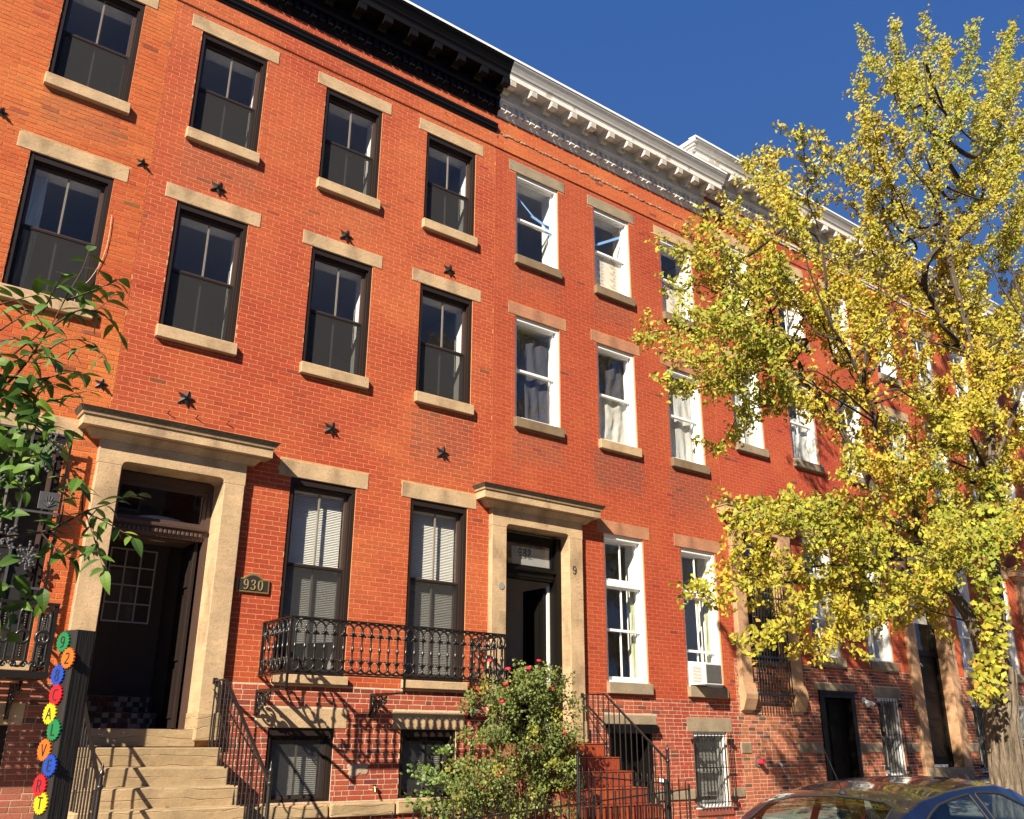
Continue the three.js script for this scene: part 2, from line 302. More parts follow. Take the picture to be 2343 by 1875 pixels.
// opening x0..x1, y0..y1 in the wall; every window is a part of its house
function win(house, o) {
  const { x0, x1, y0, y1, style = 'dark', split = 0.5, lintel, sill } = o;
  const w = part('window', house), dark = style === 'dark';
  const fm = dark ? M.brownBlack : M.vinyl, sm = dark ? (o.sash || M.brown) : M.vinyl;
  const L = o.lintelMat || M.stone, S = o.sillMat || M.stone;
  if (lintel !== 0) { const lh = o.lh ?? 0.228, lo = o.lo ?? 0.165, k = K(); k.rbox(x0 - lo, x1 + lo, y1, y1 + lh, -0.28, 0.010, 0.008); k.build('lintel', L, w); }
  if (sill !== 0) {
    const sh = o.sh ?? 0.17, so = o.so ?? 0.03, k = K();
    const g = new RoundedBoxGeometry(x1 - x0 + 2 * so, sh, 0.36, 2, 0.012); g.translate((x0 + x1) / 2, y0 - sh / 2, -0.105);
    k.add(g); k.build('sill', S, w);
  }
  // frame
  const fw = dark ? 0.055 : 0.05, hd = dark ? 0.09 : 0.07, zf = dark ? -0.014 : -0.03, zb = -0.20;
  const ft = K(); ft.box(x0, x0 + fw, y0, y1, zb, zf); ft.box(x1 - fw, x1, y0, y1, zb, zf); ft.box(x0 + fw, x1 - fw, y1 - hd, y1, zb, zf - 0.004); ft.box(x0 + fw, x1 - fw, y0, y0 + 0.035, zb, zf - 0.004);
  if (dark) { ft.box(x0 + fw, x0 + fw + 0.02, y0 + 0.035, y1 - hd, zb, zf - 0.03); ft.box(x1 - fw - 0.02, x1 - fw, y0 + 0.035, y1 - hd, zb, zf - 0.03); ft.box(x0 + fw, x1 - fw, y1 - hd - 0.02, y1 - hd, zb, zf - 0.03); }
  ft.build('frame', fm, w);
  const a = x0 + fw + (dark ? 0.02 : 0), b = x1 - fw - (dark ? 0.02 : 0), c = y0 + 0.035, d = y1 - hd - (dark ? 0.02 : 0);
  const zs = o.zs ?? -0.105;
  const mid = (a + b) / 2;
  const sash = (name, p, q, z, st, rails, mun, bottomRail = 0.06) => {
    const k = K(); k.box(a, a + st, p, q, z - 0.035, z); k.box(b - st, b, p, q, z - 0.035, z); k.box(a + st, b - st, q - rails, q, z - 0.035, z - 0.001); k.box(a + st, b - st, p, p + bottomRail, z - 0.035, z - 0.001);
    k.build(name, sm, w);
    if (mun) K().box(mid - 0.011, mid + 0.011, p + bottomRail, q - rails, z - 0.028, z - 0.004).build('muntin', o.munMat || (dark ? M.sashGrey : M.vinyl), w);
    for (const [u, v] of mun ? [[a + st, mid - 0.011], [mid + 0.011, b - st]] : [[a + st, b - st]]) {
      const t = rr(-0.004, 0.004), t2 = rr(-0.004, 0.004), k2 = K(); k2.quad([u, p + bottomRail, z - 0.018 + t], [v, p + bottomRail, z - 0.018 - t], [v, q - rails, z - 0.018 - t + t2], [u, q - rails, z - 0.018 + t + t2]); k2.build('pane', M.glass, w);
    }
  };
  let ub = d;
  if (o.transom) { const t = d - o.transom; sash('transom_sash', t, d, zs, 0.04, 0.04, true, 0.04); K().box(a, b, t - 0.09, t, zb, zf - 0.02).build('transom_bar', fm, w); ub = t - 0.09; }
  const ym = lerp(c, ub, 1 - split);
  const st = dark ? 0.038 : 0.04;
  sash('upper_sash', split > 0.95 ? c : ym - 0.02, ub, zs, st, 0.035, o.muntins !== false, 0.04);
  if (split < 0.95) sash('lower_sash', c, ym + 0.02, zs - 0.04, st, 0.04, o.muntins !== false, 0.065);
  if (o.screen) { const k = K(); k.box(a, b, c, ym - 0.005, zs + 0.004, zs + 0.006); k.build('insect_or_dim_screen', o.screen === 2 ? M.screenThin : M.screen, w); const f = K(); f.box(a, a + 0.022, c, ym, zs + 0.002, zs + 0.014); f.box(b - 0.022, b, c, ym, zs + 0.002, zs + 0.014); f.box(a + 0.022, b - 0.022, c, c + 0.022, zs + 0.002, zs + 0.013); f.box(a + 0.022, b - 0.022, ym - 0.03, ym, zs + 0.002, zs + 0.013); f.build('screen_frame', M.brownBlack, w); }
  if (o.dimScreen) { const k = K(); k.box(a, b, c, d, zs + 0.004, zs + 0.006); k.build('insect_or_dim_screen', M.screenThin, w); }  // full-height insect screen, also added where basement windows need dimming
  // white inner lining that the sun reaches through the glass
  { const k = K(), z0 = -0.42, z1 = -0.205; k.box(x0 - 0.02, x0 + fw, c, d, z0, z1); k.box(x1 - fw, x1 + 0.02, c, d, z0, z1); k.box(x0 - 0.02, x1 + 0.02, d, d + 0.05, z0, z1); k.box(x0 - 0.02, x1 + 0.02, c - 0.06, c, z0, z1); k.build('inner_lining', M.white, w); }
  if (o.blind) { // slatted blind hanging inside
    const k = K(), [top, bot, zz, skew] = o.blind; let i = 0;
    for (let y = top; y > bot; y -= 0.0235) { const g = slatGeo(b - a - 0.06); g.rotateX(0.95 + rr(-0.05, 0.05)); const q = skew && y < bot + skew ? (bot + skew - y) / skew : 0; g.rotateZ(0.10 * q * q + rr(-0.002, 0.002)); g.translate(mid, y, zz); k.add(g); i++; }
    k.box(a + 0.02, b - 0.02, top, top + 0.04, zz - 0.015, zz + 0.015); k.build('window_blind', M.blind, w);
  }
  if (o.board) { const [q0, q1, mat] = o.board, k = K(); k.box(a + st, b - st, q0, q1, zs - 0.085, zs - 0.078); k.build('window_board', mat, w); }
  if (o.curtain) for (const [u0, u1, v0, v1, mat, dep] of o.curtain) {
    const g = new THREE.PlaneGeometry(1, 1, 60, 24), p = g.attributes.position, ph = rnd() * 9;
    for (let i = 0; i < p.count; i++) { const s = p.getX(i) + 0.5, t = p.getY(i) + 0.5, x = lerp(a, b, lerp(u0, u1, s)) + 0.02 * Math.sin(t * 5 + ph) * (1 - t); p.setXYZ(i, x, lerp(c, ub, lerp(v0, v1, t)), (dep ?? -0.27) + 0.016 * Math.sin(s * 22 * (u1 - u0) + ph + 2.5 * fbm(s * 2 + ph, t * 2, 1e6, 7, 3) * 3 + 1.8 * Math.sin(t * 2 + ph)) + 0.06 * fbm(s * 5 + ph, t * 4 + ph, 1e6, 5, 4)); }
    g.computeVertexNormals(); const k = K(); k.keepUV = true; k.add(g); k.build('curtain', mat, w);
  }
  if (o.tape) { const k = K(); for (const [u0, v0, u1, v1, ww] of o.tape) { const A = V(lerp(a, b, u0), lerp(c, d, v0), zs - 0.024), B = V(lerp(a, b, u1), lerp(c, d, v1), zs - 0.024); const nx = -(B.y - A.y), ny = B.x - A.x, n = Math.hypot(nx, ny), ox = nx / n * ww / 2, oy = ny / n * ww / 2; k.quad([A.x - ox, A.y - oy, A.z], [B.x - ox, B.y - oy, B.z], [B.x + ox, B.y + oy, B.z], [A.x + ox, A.y + oy, A.z]); } k.build('masking_tape', o.tapeMat, w); }
  return w;
}
// iron bars before an opening
function guard(label, x0, x1, y0, y1, z, n, scroll) {
  const g = thing('window_guard', label, 'window guard', 'iron bars over basement windows'), w = x1 - x0;
  for (let i = 0; i < n; i++) { const x = lerp(x0, x1, i / (n - 1)); K().cyl(V(x, y0, z), V(x, y1, z), 0.0085, 0.0085, 6).build('bar', M.iron, g); }
  for (const y of [y0 + 0.05, (y0 + y1) / 2 + 0.02, y1 - 0.05]) K().box(x0 - 0.02, x1 + 0.02, y - 0.006, y + 0.006, z - 0.016, z + 0.016).build('cross_bar', M.iron, g);
  for (const y of [y0 + 0.1, y1 - 0.12]) for (const [x, s] of [[x0, -1], [x1, 1]]) K().box(Math.min(x, x + s * 0.07), Math.max(x, x + s * 0.07), y - 0.03, y + 0.03, 0, z + 0.012).build('lug', M.iron, g);
  if (scroll) { const k = K(), cx = (x0 + x1) / 2, cy = (y0 + y1) / 2 + 0.12; for (const s of [-1, 1]) for (const q of [1, -1]) { const pts = []; for (let t = 0; t <= 1.001; t += 0.05) { const a = t * 5.2, r = 0.075 * (1 - 0.75 * t); pts.push(V(cx + s * (0.08 - r * Math.cos(a)), cy + q * (0.16 + r * Math.sin(a)), z + 0.012)); } pts.unshift(V(cx, cy - q * 0.02, z + 0.012)); k.tube(pts, 0.007, 50, 5); } k.build('scroll', M.iron, g); }
  return g;
}
// ---------------------------------------------------------------- cornice: fascia, crown, brackets, dentils
function cornice(house, x0, x1, dy, mat, o = {}) {
  const c = part('cornice', house), e0 = o.end0 ?? 0, e1 = o.end1 ?? 0;
  const y = (v) => v + dy;
  K().prof([[-0.05, y(10.80)], [0.035, y(10.80)], [0.05, y(10.83)], [0.05, y(10.86)], [0.075, y(10.89)], [-0.05, y(10.89)]], x0, x1).build('bed_moulding', mat, c);
  K().prof([[-0.05, y(10.89)], [0.055, y(10.89)], [0.055, y(11.075)], [0.12, y(11.075)], [0.12, y(11.10)], [0.15, y(11.115)], [0.15, y(11.135)], [0.11, y(11.14)], [0.11, y(11.404)], [-0.05, y(11.404)]], x0, x1).build('frieze', mat, c);
  K().box(x0 - e0 * 0.9, x1 + e1 * 0.9, y(11.41), y(11.45), -0.05, 0.40).build('soffit', mat, c);
  K().prof([[0.38, y(11.37)], [0.42, y(11.37)], [0.42, y(11.47)], [0.38, y(11.475)]], x0 - e0, x1 + e1).build('fascia', mat, c);
  const ce0 = e0 ? e0 + 0.08 : 0, ce1 = e1 ? e1 + 0.05 : 0;
  K().prof([[0.36, y(11.476)], [0.425, y(11.476)], [0.432, y(11.50)], [0.45, y(11.515)], [0.465, y(11.55)], [0.50, y(11.61)], [0.54, y(11.665)], [0.55, y(11.69)], [0.55, y(11.72)], [-0.05, y(11.78)], [-0.05, y(11.452)], [0.36, y(11.452)]], x0 - ce0, x1 + ce1).build('crown', mat, c);
  if (e0) K().box(x0 - e0 - 0.004, x0 - e0 + 0.05, y(11.371), y(11.474), -0.05, 0.379).box(x0 - ce0 - 0.02, x0 - ce0, y(11.50), y(11.53), -0.05, 0.44).box(x0 - ce0 - 0.05, x0 - ce0, y(11.57), y(11.60), -0.05, 0.48).box(x0 - ce0 - 0.075, x0 - ce0, y(11.64), y(11.73), -0.05, 0.53).build('end_return', mat, c);
  if (e1) K().box(x1 + e1 - 0.05, x1 + e1 + 0.002, y(11.371), y(11.474), -0.05, 0.379).build('end_return', mat, c);
  K().prof([[0.36, y(11.745)], [0.553, y(11.725)], [0.553, y(11.70)], [0.563, y(11.70)], [0.563, y(11.745)], [0.36, y(11.765)]], x0 - ce0 - (e0 ? 0.08 : 0), x1 + ce1 + (e1 ? 0.005 : 0)).build('drip_edge', o.drip || M.metalWhite, c);
  // brackets every 0.493 m
  const bw = 0.155; let bg;
  for (let x = o.first; x < x1 + e1 - 0.06; x += 0.493) {
    const k = K(); k.prof([[0.11, y(11.235)], [0.16, y(11.23)], [0.20, y(11.25)], [0.24, y(11.295)], [0.27, y(11.30)], [0.285, y(11.27)], [0.30, y(11.235)], [0.40, y(11.235)], [0.415, y(11.25)], [0.415, y(11.366)], [0.378, y(11.368)], [0.378, y(11.409)], [0.11, y(11.409)]], -bw / 2, bw / 2);
    k.box(-bw / 2 - 0.018, bw / 2 + 0.018, y(11.372), y(11.409), 0.11, 0.378);
    if (!bg) { bg = k.build('bracket', mat, c); bg.position.x = x; } else copyOf(bg, c).position.x = x;
  }
  let dg; // dentils, each flared at the foot
  for (let x = x0 + 0.05; x < x1 - 0.03; x += 0.1415) {
    if (!dg) { const k = K(); k.prof([[0.05, y(10.895)], [0.135, y(10.895)], [0.13, y(10.915)], [0.10, y(10.945)], [0.092, y(10.97)], [0.092, y(11.074)], [0.05, y(11.074)]], -0.034, 0.034); k.box(-0.045, 0.045, y(10.892), y(10.916), 0.05, 0.138); dg = k.build('dentil', mat, c); dg.position.x = x; } else copyOf(dg, c).position.x = x;
  }
  return c;
}
// ---------------------------------------------------------------- stone door surround with hood
function surround(house, o) {
  const { x0, x1, a, b, yb, yt, ya, mat = M.stone, dy = 0, foot = yb } = o; // outer x0..x1, opening a..b, base yb, opening top yt, frieze top ya
  const s = part('door_surround', house), zp = 0.095;
  for (const [p, q] of [[x0, a], [b, x1]]) { const k = K(); k.rbox(p, q, foot, yt - 0.06, -0.3, zp, 0.012, 2); k.build('jamb', mat, s); if (o.plinth) K().rbox(p - 0.012, q + 0.012, foot - 0.02, foot + 0.30, -0.3, zp + 0.02, 0.02, 2).build('plinth', M.stoneStep, s); }
  { // head with rounded inner corners
    const sh = new THREE.Shape(), r = 0.09; sh.moveTo(x0, yt - 0.057); sh.lineTo(a, yt - 0.057); sh.quadraticCurveTo(a, yt, a + r, yt); sh.lineTo(b - r, yt); sh.quadraticCurveTo(b, yt, b, yt - 0.057); sh.lineTo(x1, yt - 0.057); sh.lineTo(x1, ya); sh.lineTo(x0, ya); sh.closePath();
    const g = new THREE.ExtrudeGeometry(sh, { depth: zp + 0.29, bevelEnabled: true, bevelSize: 0.004, bevelThickness: 0.004, bevelSegments: 1, curveSegments: 8 }); g.translate(0, 0, -0.295); K().add(g).build('head', mat, s);
  }
  const k = K(), h = ya; k.frus(x0, x1, h, h + 0.03, -0.1, zp + 0.01, zp + 0.03); k.frus(x0, x1, h + 0.03, h + 0.075, -0.1, zp + 0.035, zp + 0.07); k.frus(x0, x1, h + 0.075, h + 0.095, -0.1, zp + 0.085, zp + 0.085); k.build('bed_moulding', mat, s);
  K().frus(x0, x1, h + 0.095, h + 0.215, -0.1, 0.265, 0.265).build('corona', mat, s);
  K().frus(x0, x1, h + 0.215, h + 0.245, -0.1, 0.285, 0.295).build('cap_moulding', mat, s);
  K().frus(x0, x1, h + 0.245, h + 0.30, -0.1, 0.30, 0.335).frus(x0, x1, h + 0.30, h + 0.36, -0.1, 0.335, 0.05).build('hood_roof', o.cap || M.stoneDark, s);
  return s;
}
// rooms behind the front so that the windows look into real space
function rooms(house, x0, x1, floors, yTop, yBot, lobby) {
  const k = K(), zb = -4.2;
  k.box(x0, x0 + 0.12, yBot, yTop, zb, -0.31); k.box(x1 - 0.12, x1, yBot, yTop, zb, -0.31); k.box(x0, x1, yBot, yTop, zb - 0.12, zb);
  k.build('inner_wall', M.wallPaint, house);
  floors.forEach((y, i) => { const a = !i && lobby ? lobby[1] : x0 + 0.12; if (!i && lobby && lobby[0] > x0 + 0.3) K().box(x0 + 0.12, lobby[0], y - 0.12, y + 0.06, zb, -0.31).build('floor', M.floorWood, house); K().box(a, x1 - 0.12, y - 0.12, y - 0.006, zb, -0.31).build('ceiling', M.ceiling, house); K().box(a, x1 - 0.12, y - 0.005, y + 0.06, zb, -0.31).build('floor', M.floorWood, house); });
  K().box(x0, x1, yTop, yTop + 0.15, zb - 0.12, -0.02).build('roof', M.roof, house);
}
function openingsOf(list) { return list.map((o) => [o.x0 - 0.002, o.x1 + 0.002, o.y0 - (o.sill === 0 ? 0 : 0.03), o.y1 + (o.lintel === 0 ? 0 : 0.03)]); }
function stoneHoles(list) { // bricks are left out behind lintels and sills
  return list.flatMap((o) => { const r = [[o.x0, o.x1, o.y0, o.y1]]; if (o.lintel !== 0) r.push([o.x0 - (o.lo ?? 0.165) + 0.004, o.x1 + (o.lo ?? 0.165) - 0.004, o.y1, o.y1 + (o.lh ?? 0.228)]); if (o.sill !== 0) r.push([o.x0 - (o.so ?? 0.03) + 0.004, o.x1 + (o.so ?? 0.03) - 0.004, o.y0 - (o.sh ?? 0.17), o.y0]); return r; });
}
const mortarMat = (c) => std(rgb(...c), { map: rep(grain, 1.5), bumpMap: rep(grainBump, 3), bumpScale: 0.002, roughness: 0.97 });
// one house: wall with mortar body and bricks, upper brick ledge, rooms
function makeHouse(o) {
  const h = thing('row_house', o.label, 'house', null);
  const { x0, x1, dy } = o, yB = o.yBase, yLedge = 10.13 + dy * 0.93, yTop = 11.3 + dy;
  const holes = [...openingsOf(o.wins), ...o.doors.map(([a, b, c, d]) => [a - 0.03, b + 0.03, c - 0.03, d + 0.03])];
  const full = [...stoneHoles(o.wins), ...o.doors, ...(o.skip || [])];
  const wall = slabWithHoles(x0, x1, yB, yTop, -0.30, 0, holes).build('wall', mortarMat(o.mortar), h);
  const ySplit = o.split;
  brickwork(wall, { x0, x1, y0: ySplit, y1: yLedge, holes: full, colour: o.clay, singles: o.singles, joint: o.joint ?? 0.006, sd: o.sd, wob: o.wob, proud: o.proud });
  if (yB < ySplit) {
    slabWithHoles(x0, x1, yB, ySplit - 0.001, -0.01, 0.0015, full).build('basement_pointing', mortarMat(o.mortarLow), wall);
    brickwork(wall, { x0, x1, y0: yB, y1: ySplit, zf: 0.0015, holes: full, colour: o.clayLow, singles: 0, joint: o.jointLow ?? 0.010, pitch: 0.0625, len: 0.205, mixed: 0.28, sd: o.sd + 5, wob: 0.0025, proud: 0.004 });
  }
  K().box(x0, x1, yLedge + 0.001, yTop - 0.3, 0.0005, 0.021).build('ledge', mortarMat(o.mortar), h);
  const lw = h.children[h.children.length - 1];
  brickwork(lw, { x0, x1, y0: yLedge, y1: 10.80 + dy * (o.dyc ?? 1), zf: 0.021, holes: o.skipTop || [], colour: o.clayTop || o.clay, joint: o.joint ?? 0.006, sd: o.sd + 9, wob: o.wob });
  rooms(h, x0, x1, o.floors, yTop, o.yRoom ?? yB, o.lobby);
  for (const q of o.wins) win(h, q);
  return h;
}
// ---------------------------------------------------------------- the row of houses
const T = [8.06, 9.79], Mf = [5.01, 6.893];
const up = (x0, x1, dy, o = {}) => [{ x0, x1, y0: T[0] + dy * 0.9, y1: T[1] + dy * 0.9, ...o, ...(o.t || {}) }, { x0, x1, y0: Mf[0] + dy, y1: Mf[1] + dy, ...o, ...(o.m || {}) }];
const boardMat = std(rgb(0.72, 0.69, 0.64), { map: tex(256, (u, v) => { const s = sstep(0.5, 0.72, fbm(u * 6, v * 14, 2, 171, 5)); return [0.97 - 0.32 * s, 0.95 - 0.34 * s, 0.92 - 0.36 * s]; }), roughness: 0.9 });
const sheer = new THREE.MeshPhysicalMaterial({ color: rgb(0.62, 0.62, 0.58), roughness: 1, transmission: 0.35, thickness: 0 });
const clothDark = std(rgb(0.045, 0.046, 0.058), { roughness: 1 });
const clothGrey = std(rgb(0.42, 0.43, 0.42), { roughness: 1 });
const clothGreen = std(rgb(0.34, 0.37, 0.22), { roughness: 1 });
const tapeMat = std(rgb(0.22, 0.42, 0.78), { roughness: 0.6 });

const drips = (cols, ys) => cols.flatMap(([a, b]) => ys.flatMap((y, i) => [[a - 0.06, a + 0.13, y - 0.75 - 0.2 * i, y, 0.38], [b - 0.12, b + 0.05, y - 0.45, y, 0.3]]));
// number 928: orange, rough, repointed brick
const h928 = makeHouse({
  label: 'orange rough-brick house with an ornate iron window grille', x0: -3.3, x1: 2.385, dy: 0, yBase: -2.25, split: 0.55, sd: 928, singles: 300, joint: 0.0062, wob: 0.0035, proud: 0.0035,
  mortar: [0.66, 0.29, 0.115], mortarLow: [0.52, 0.36, 0.25], floors: [0.45, 3.9, 7.3, 10.25],
  clay: clay([0.62, 0.138, 0.032], 0.13, { share: 0.02, c: [0.42, 0.10, 0.03] }, { s: 11, k: 1.0 }, [[0.9, 2.05, 7.2, 7.9, 0.35]]),
  clayLow: clay([0.36, 0.10, 0.062], 0.22, { share: 0.06, c: [0.16, 0.055, 0.04] }, { s: 12, k: 1 }),
  wins: [
    ...up(0.965, 1.965, 0, { screen: true, munMat: M.sashGrey, m: { curtain: [[0.02, 0.24, 0.0, 0.97, sheer]] } }),
    ...up(-1.0, 0.0, 0, { screen: true }),
    { x0: 0.965, x1: 1.965, y0: 0.76, y1: 3.32, sh: 0.1, screen: true },
    { x0: -1.0, x1: 0.0, y0: 0.76, y1: 3.32, sh: 0.1 },
    { x0: 0.98, x1: 1.9, y0: -0.75, y1: 0.11, sill: 0, lo: 0.13 },
  ], doors: [],
});
cornice(h928, -3.3, 2.38, 0, M.black, { first: -3.1 });

// number 930: red pressed brick, black trim
const dark = { screen: true, style: 'dark' };
const h930 = makeHouse({
  label: 'red brick house with black cornice, dark windows and iron star plates', x0: 2.387, x1: 8.13, dy: 0, yBase: -2.25, split: 0.64, sd: 930, singles: 300, joint: 0.0055, lobby: [2.5, 3.96],
  mortar: [0.70, 0.35, 0.155], mortarLow: [0.74, 0.58, 0.44], floors: [0.45, 3.9, 7.3, 10.25],
  clay: clay([0.525, 0.090, 0.028], 0.11, { share: 0.010, c: [0.40, 0.066, 0.026] }, { s: 21, k: 1.1 }, [[2.7, 3.95, 7.2, 7.9, 0.35], [6.6, 7.8, 3.7, 4.83, 0.45], [4.9, 5.9, 7.25, 7.9, 0.2], ...drips([[2.79, 3.8], [4.79, 5.81], [6.68, 7.7]], [7.89, 4.84])]),
  clayLow: clay([0.43, 0.075, 0.034], 0.18, { share: 0.08, c: [0.24, 0.05, 0.035] }, { s: 22, k: 1 }),
  wins: [
    ...up(2.79, 3.80, 0, { ...dark, lo: 0.17 }), ...up(4.79, 5.81, 0, { ...dark, lo: 0.16 }), ...up(6.68, 7.70, 0, { ...dark, lo: 0.16, t: {}, m: {} }),
    { x0: 4.79, x1: 5.78, y0: 0.76, y1: 3.336, sh: 0.11, lo: 0.18, split: 0.43, screen: 2, blind: [3.19, 1.18, -0.205, 0.55] },
    { x0: 6.68, x1: 7.69, y0: 0.76, y1: 3.336, sh: 0.11, lo: 0.165, split: 0.43, screen: 2, blind: [3.19, 0.85, -0.205, 0] },
    { x0: 4.79, x1: 5.69, y0: -0.745, y1: 0.118, sill: 0, lo: 0.17, lh: 0.24, split: 0.985, sash: M.brown, dimScreen: true, blind: [0.0, -0.66, -0.22, 0] },
    { x0: 6.68, x1: 7.58, y0: -0.745, y1: 0.118, sill: 0, lo: 0.14, lh: 0.24, split: 0.985, sash: M.brown, dimScreen: true, blind: [0.0, -0.66, -0.22, 0] },
  ],
  doors: [[2.60, 3.86, 0.06, 3.14]], skip: [[2.33, 4.13, -0.11, 3.42], [2.387, 8.13, -0.95, -0.765]],
});
cornice(h930, 2.382, 8.128, 0, M.black, { first: 2.642 });
K().prof([[0.02, 10.425], [0.04, 10.425], [0.045, 10.46], [0.07, 10.48], [0.07, 10.52], [0.085, 10.545], [0.085, 10.585], [0.02, 10.60]], 2.39, 8.12).build('string_moulding', M.black, h930);
{ // rough sandstone base course
  seed(31);
  let x = 4.22; for (const L of [1.46, 0.96, 0.9, 0.62]) { const g = new RoundedBoxGeometry(L - 0.02, 0.17, 0.12, 5, 0.03), p = g.attributes.position; for (let i = 0; i < p.count; i++) { const n = fbm(p.getX(i) * 7 + x * 9, p.getY(i) * 12 + p.getZ(i) * 9 + 20, 1e6, 5, 4) - 0.5; p.setXYZ(i, p.getX(i), p.getY(i) + n * 0.03, p.getZ(i) + n * 0.05); } g.computeVertexNormals(); g.translate(x + L / 2, -0.858, -0.01); K().add(g).build('base_stone', M.stoneStep, h930); x += L; }
}
// number 932: deeper red, white trim
const vw = { style: 'white', lintelMat: M.stoneWarm, sillMat: M.stoneBrown, muntins: false };
const h932 = makeHouse({
  label: 'deep red brick house with white cornice and an air conditioner window', x0: 8.132, x1: 13.68, dy: 0, yBase: -1.9, split: 0.66, sd: 932, singles: 300, joint: 0.0055, lobby: [8.28, 9.76],
  mortar: [0.60, 0.24, 0.105], mortarLow: [0.72, 0.54, 0.40], floors: [0.45, 3.9, 7.3, 10.25],
  clay: clay([0.47, 0.070, 0.022], 0.095, { share: 0.012, c: [0.34, 0.048, 0.024] }, { s: 31, k: 0.8 }, [[10.3, 11.6, 4.0, 4.83, 0.65], [8.5, 9.7, 4.2, 4.83, 0.45], [10.4, 11.5, 7.3, 7.89, 0.45], [12.2, 13.4, 3.8, 4.83, 0.55], [8.5, 9.7, 7.4, 7.89, 0.4], ...drips([[8.6, 9.59], [10.49, 11.44], [12.32, 13.28]], [7.89, 4.84])]),
  clayTop: clay([0.60, 0.125, 0.036], 0.11, { share: 0.02, c: [0.30, 0.06, 0.03] }, { s: 33, k: 1.2 }),
  clayLow: clay([0.43, 0.080, 0.036], 0.18, { share: 0.10, c: [0.24, 0.06, 0.04] }, { s: 32, k: 1 }),
  wins: [
    ...up(8.60, 9.59, 0, { ...vw, lo: 0.16, t: { tapeMat, tape: [[0.0, 0.82, 0.5, 0.62, 0.035], [0.45, 0.62, 0.93, 0.55, 0.06], [0.88, 0.58, 0.92, 0.46, 0.14]], lintelMat: M.stoneGrey }, m: { lintelMat: M.stoneRed, curtain: [[0.2, 0.97, 0.0, 0.93, clothDark]] } }),
    ...up(10.49, 11.44, 0, { ...vw, lo: 0.15, t: { tapeMat, tape: [[0.0, 0.55, 0.97, 0.86, 0.05]], board: [8.12, 8.90, boardMat], lintelMat: M.stoneGrey }, m: { lintelMat: M.stoneRed, sillMat: M.stone, curtain: [[0.15, 0.98, 0.5, 0.98, clothDark], [0.02, 0.98, 0.0, 0.5, sheer, -0.22]] } }),
    ...up(12.32, 13.28, 0, { ...vw, lo: 0.155, t: { board: [8.12, 8.90, boardMat], lintelMat: M.stone }, m: { lintelMat: M.stoneRed, curtain: [[0.05, 0.97, 0.0, 0.98, clothGrey]] } }),
    { x0: 10.52, x1: 11.46, y0: 0.885, y1: 3.336, ...vw, muntins: true, transom: 0.72, split: 0.47, lintelMat: M.stoneRed, sillMat: M.stoneGrey, curtain: [[0.9, 1, 0, 1, clothGreen]], sh: 0.18 },
    { x0: 12.42, x1: 13.36, y0: 0.885, y1: 3.330, ...vw, muntins: true, transom: 0.72, split: 0.62, lintelMat: M.stoneRed, sillMat: M.stoneGrey, curtain: [[0.9, 1, 0, 1, clothGreen]], sh: 0.18 },
    { x0: 12.46, x1: 13.34, y0: -1.06, y1: 0.138, ...vw, lintelMat: M.stoneGrey, sill: 0, lo: 0.14, lh: 0.24, dimScreen: true, blind: [0.0, -0.9, -0.24, 0] },
  ],
  doors: [[8.38, 9.66, -0.05, 3.19], [10.50, 11.47, -1.1, 0.235]], skip: [[8.09, 9.95, -0.35, 3.45], [10.38, 11.59, 0.235, 0.385], [11.5, 12.42, -0.93, -0.76], [13.42, 13.68, -0.93, -0.76]],
});
cornice(h932, 8.13, 13.70, 0, M.corniceWhite, { first: 8.20, end1: 0.25 });
K().rbox(10.385, 11.585, 0.236, 0.384, -0.25, 0.012, 0.01).build('door_lintel', M.stoneGrey, h932);
for (const [a, b] of [[11.49, 12.42], [13.40, 13.69]]) K().rbox(a, b, -0.925, -0.765, -0.1, 0.03, 0.012).build('water_table_stone', M.stoneGrey, h932);
{ // the broken-off string course leaves a rough scar
  seed(77); const k = K(); for (let x = 8.2; x < 13.1;) { const w = rr(0.03, 0.14), h = rr(0.015, 0.06) * (rnd() < 0.16 ? 0.4 : 1), y = 10.46 + rr(-0.02, 0.015); const g = new THREE.IcosahedronGeometry(0.5, 1), p = g.attributes.position; for (let i = 0; i < p.count; i++) { const n = 0.75 + 0.5 * hash(Math.round(p.getX(i) * 99), Math.round(p.getY(i) * 99) + Math.round(p.getZ(i) * 53), Math.floor(x * 100)); p.setXYZ(i, p.getX(i) * n, p.getY(i) * n, p.getZ(i) * n); } g.scale(w * 1.3, h * 1.2, 0.035); g.computeVertexNormals(); g.translate(x + w / 2, y, 0.024); k.add(g); x += w * rr(0.7, 1.25); }
  k.build('moulding_scar', std(rgb(0.50, 0.33, 0.24), { roughness: 1, map: rep(stoneMap, 2) }), h932);
}
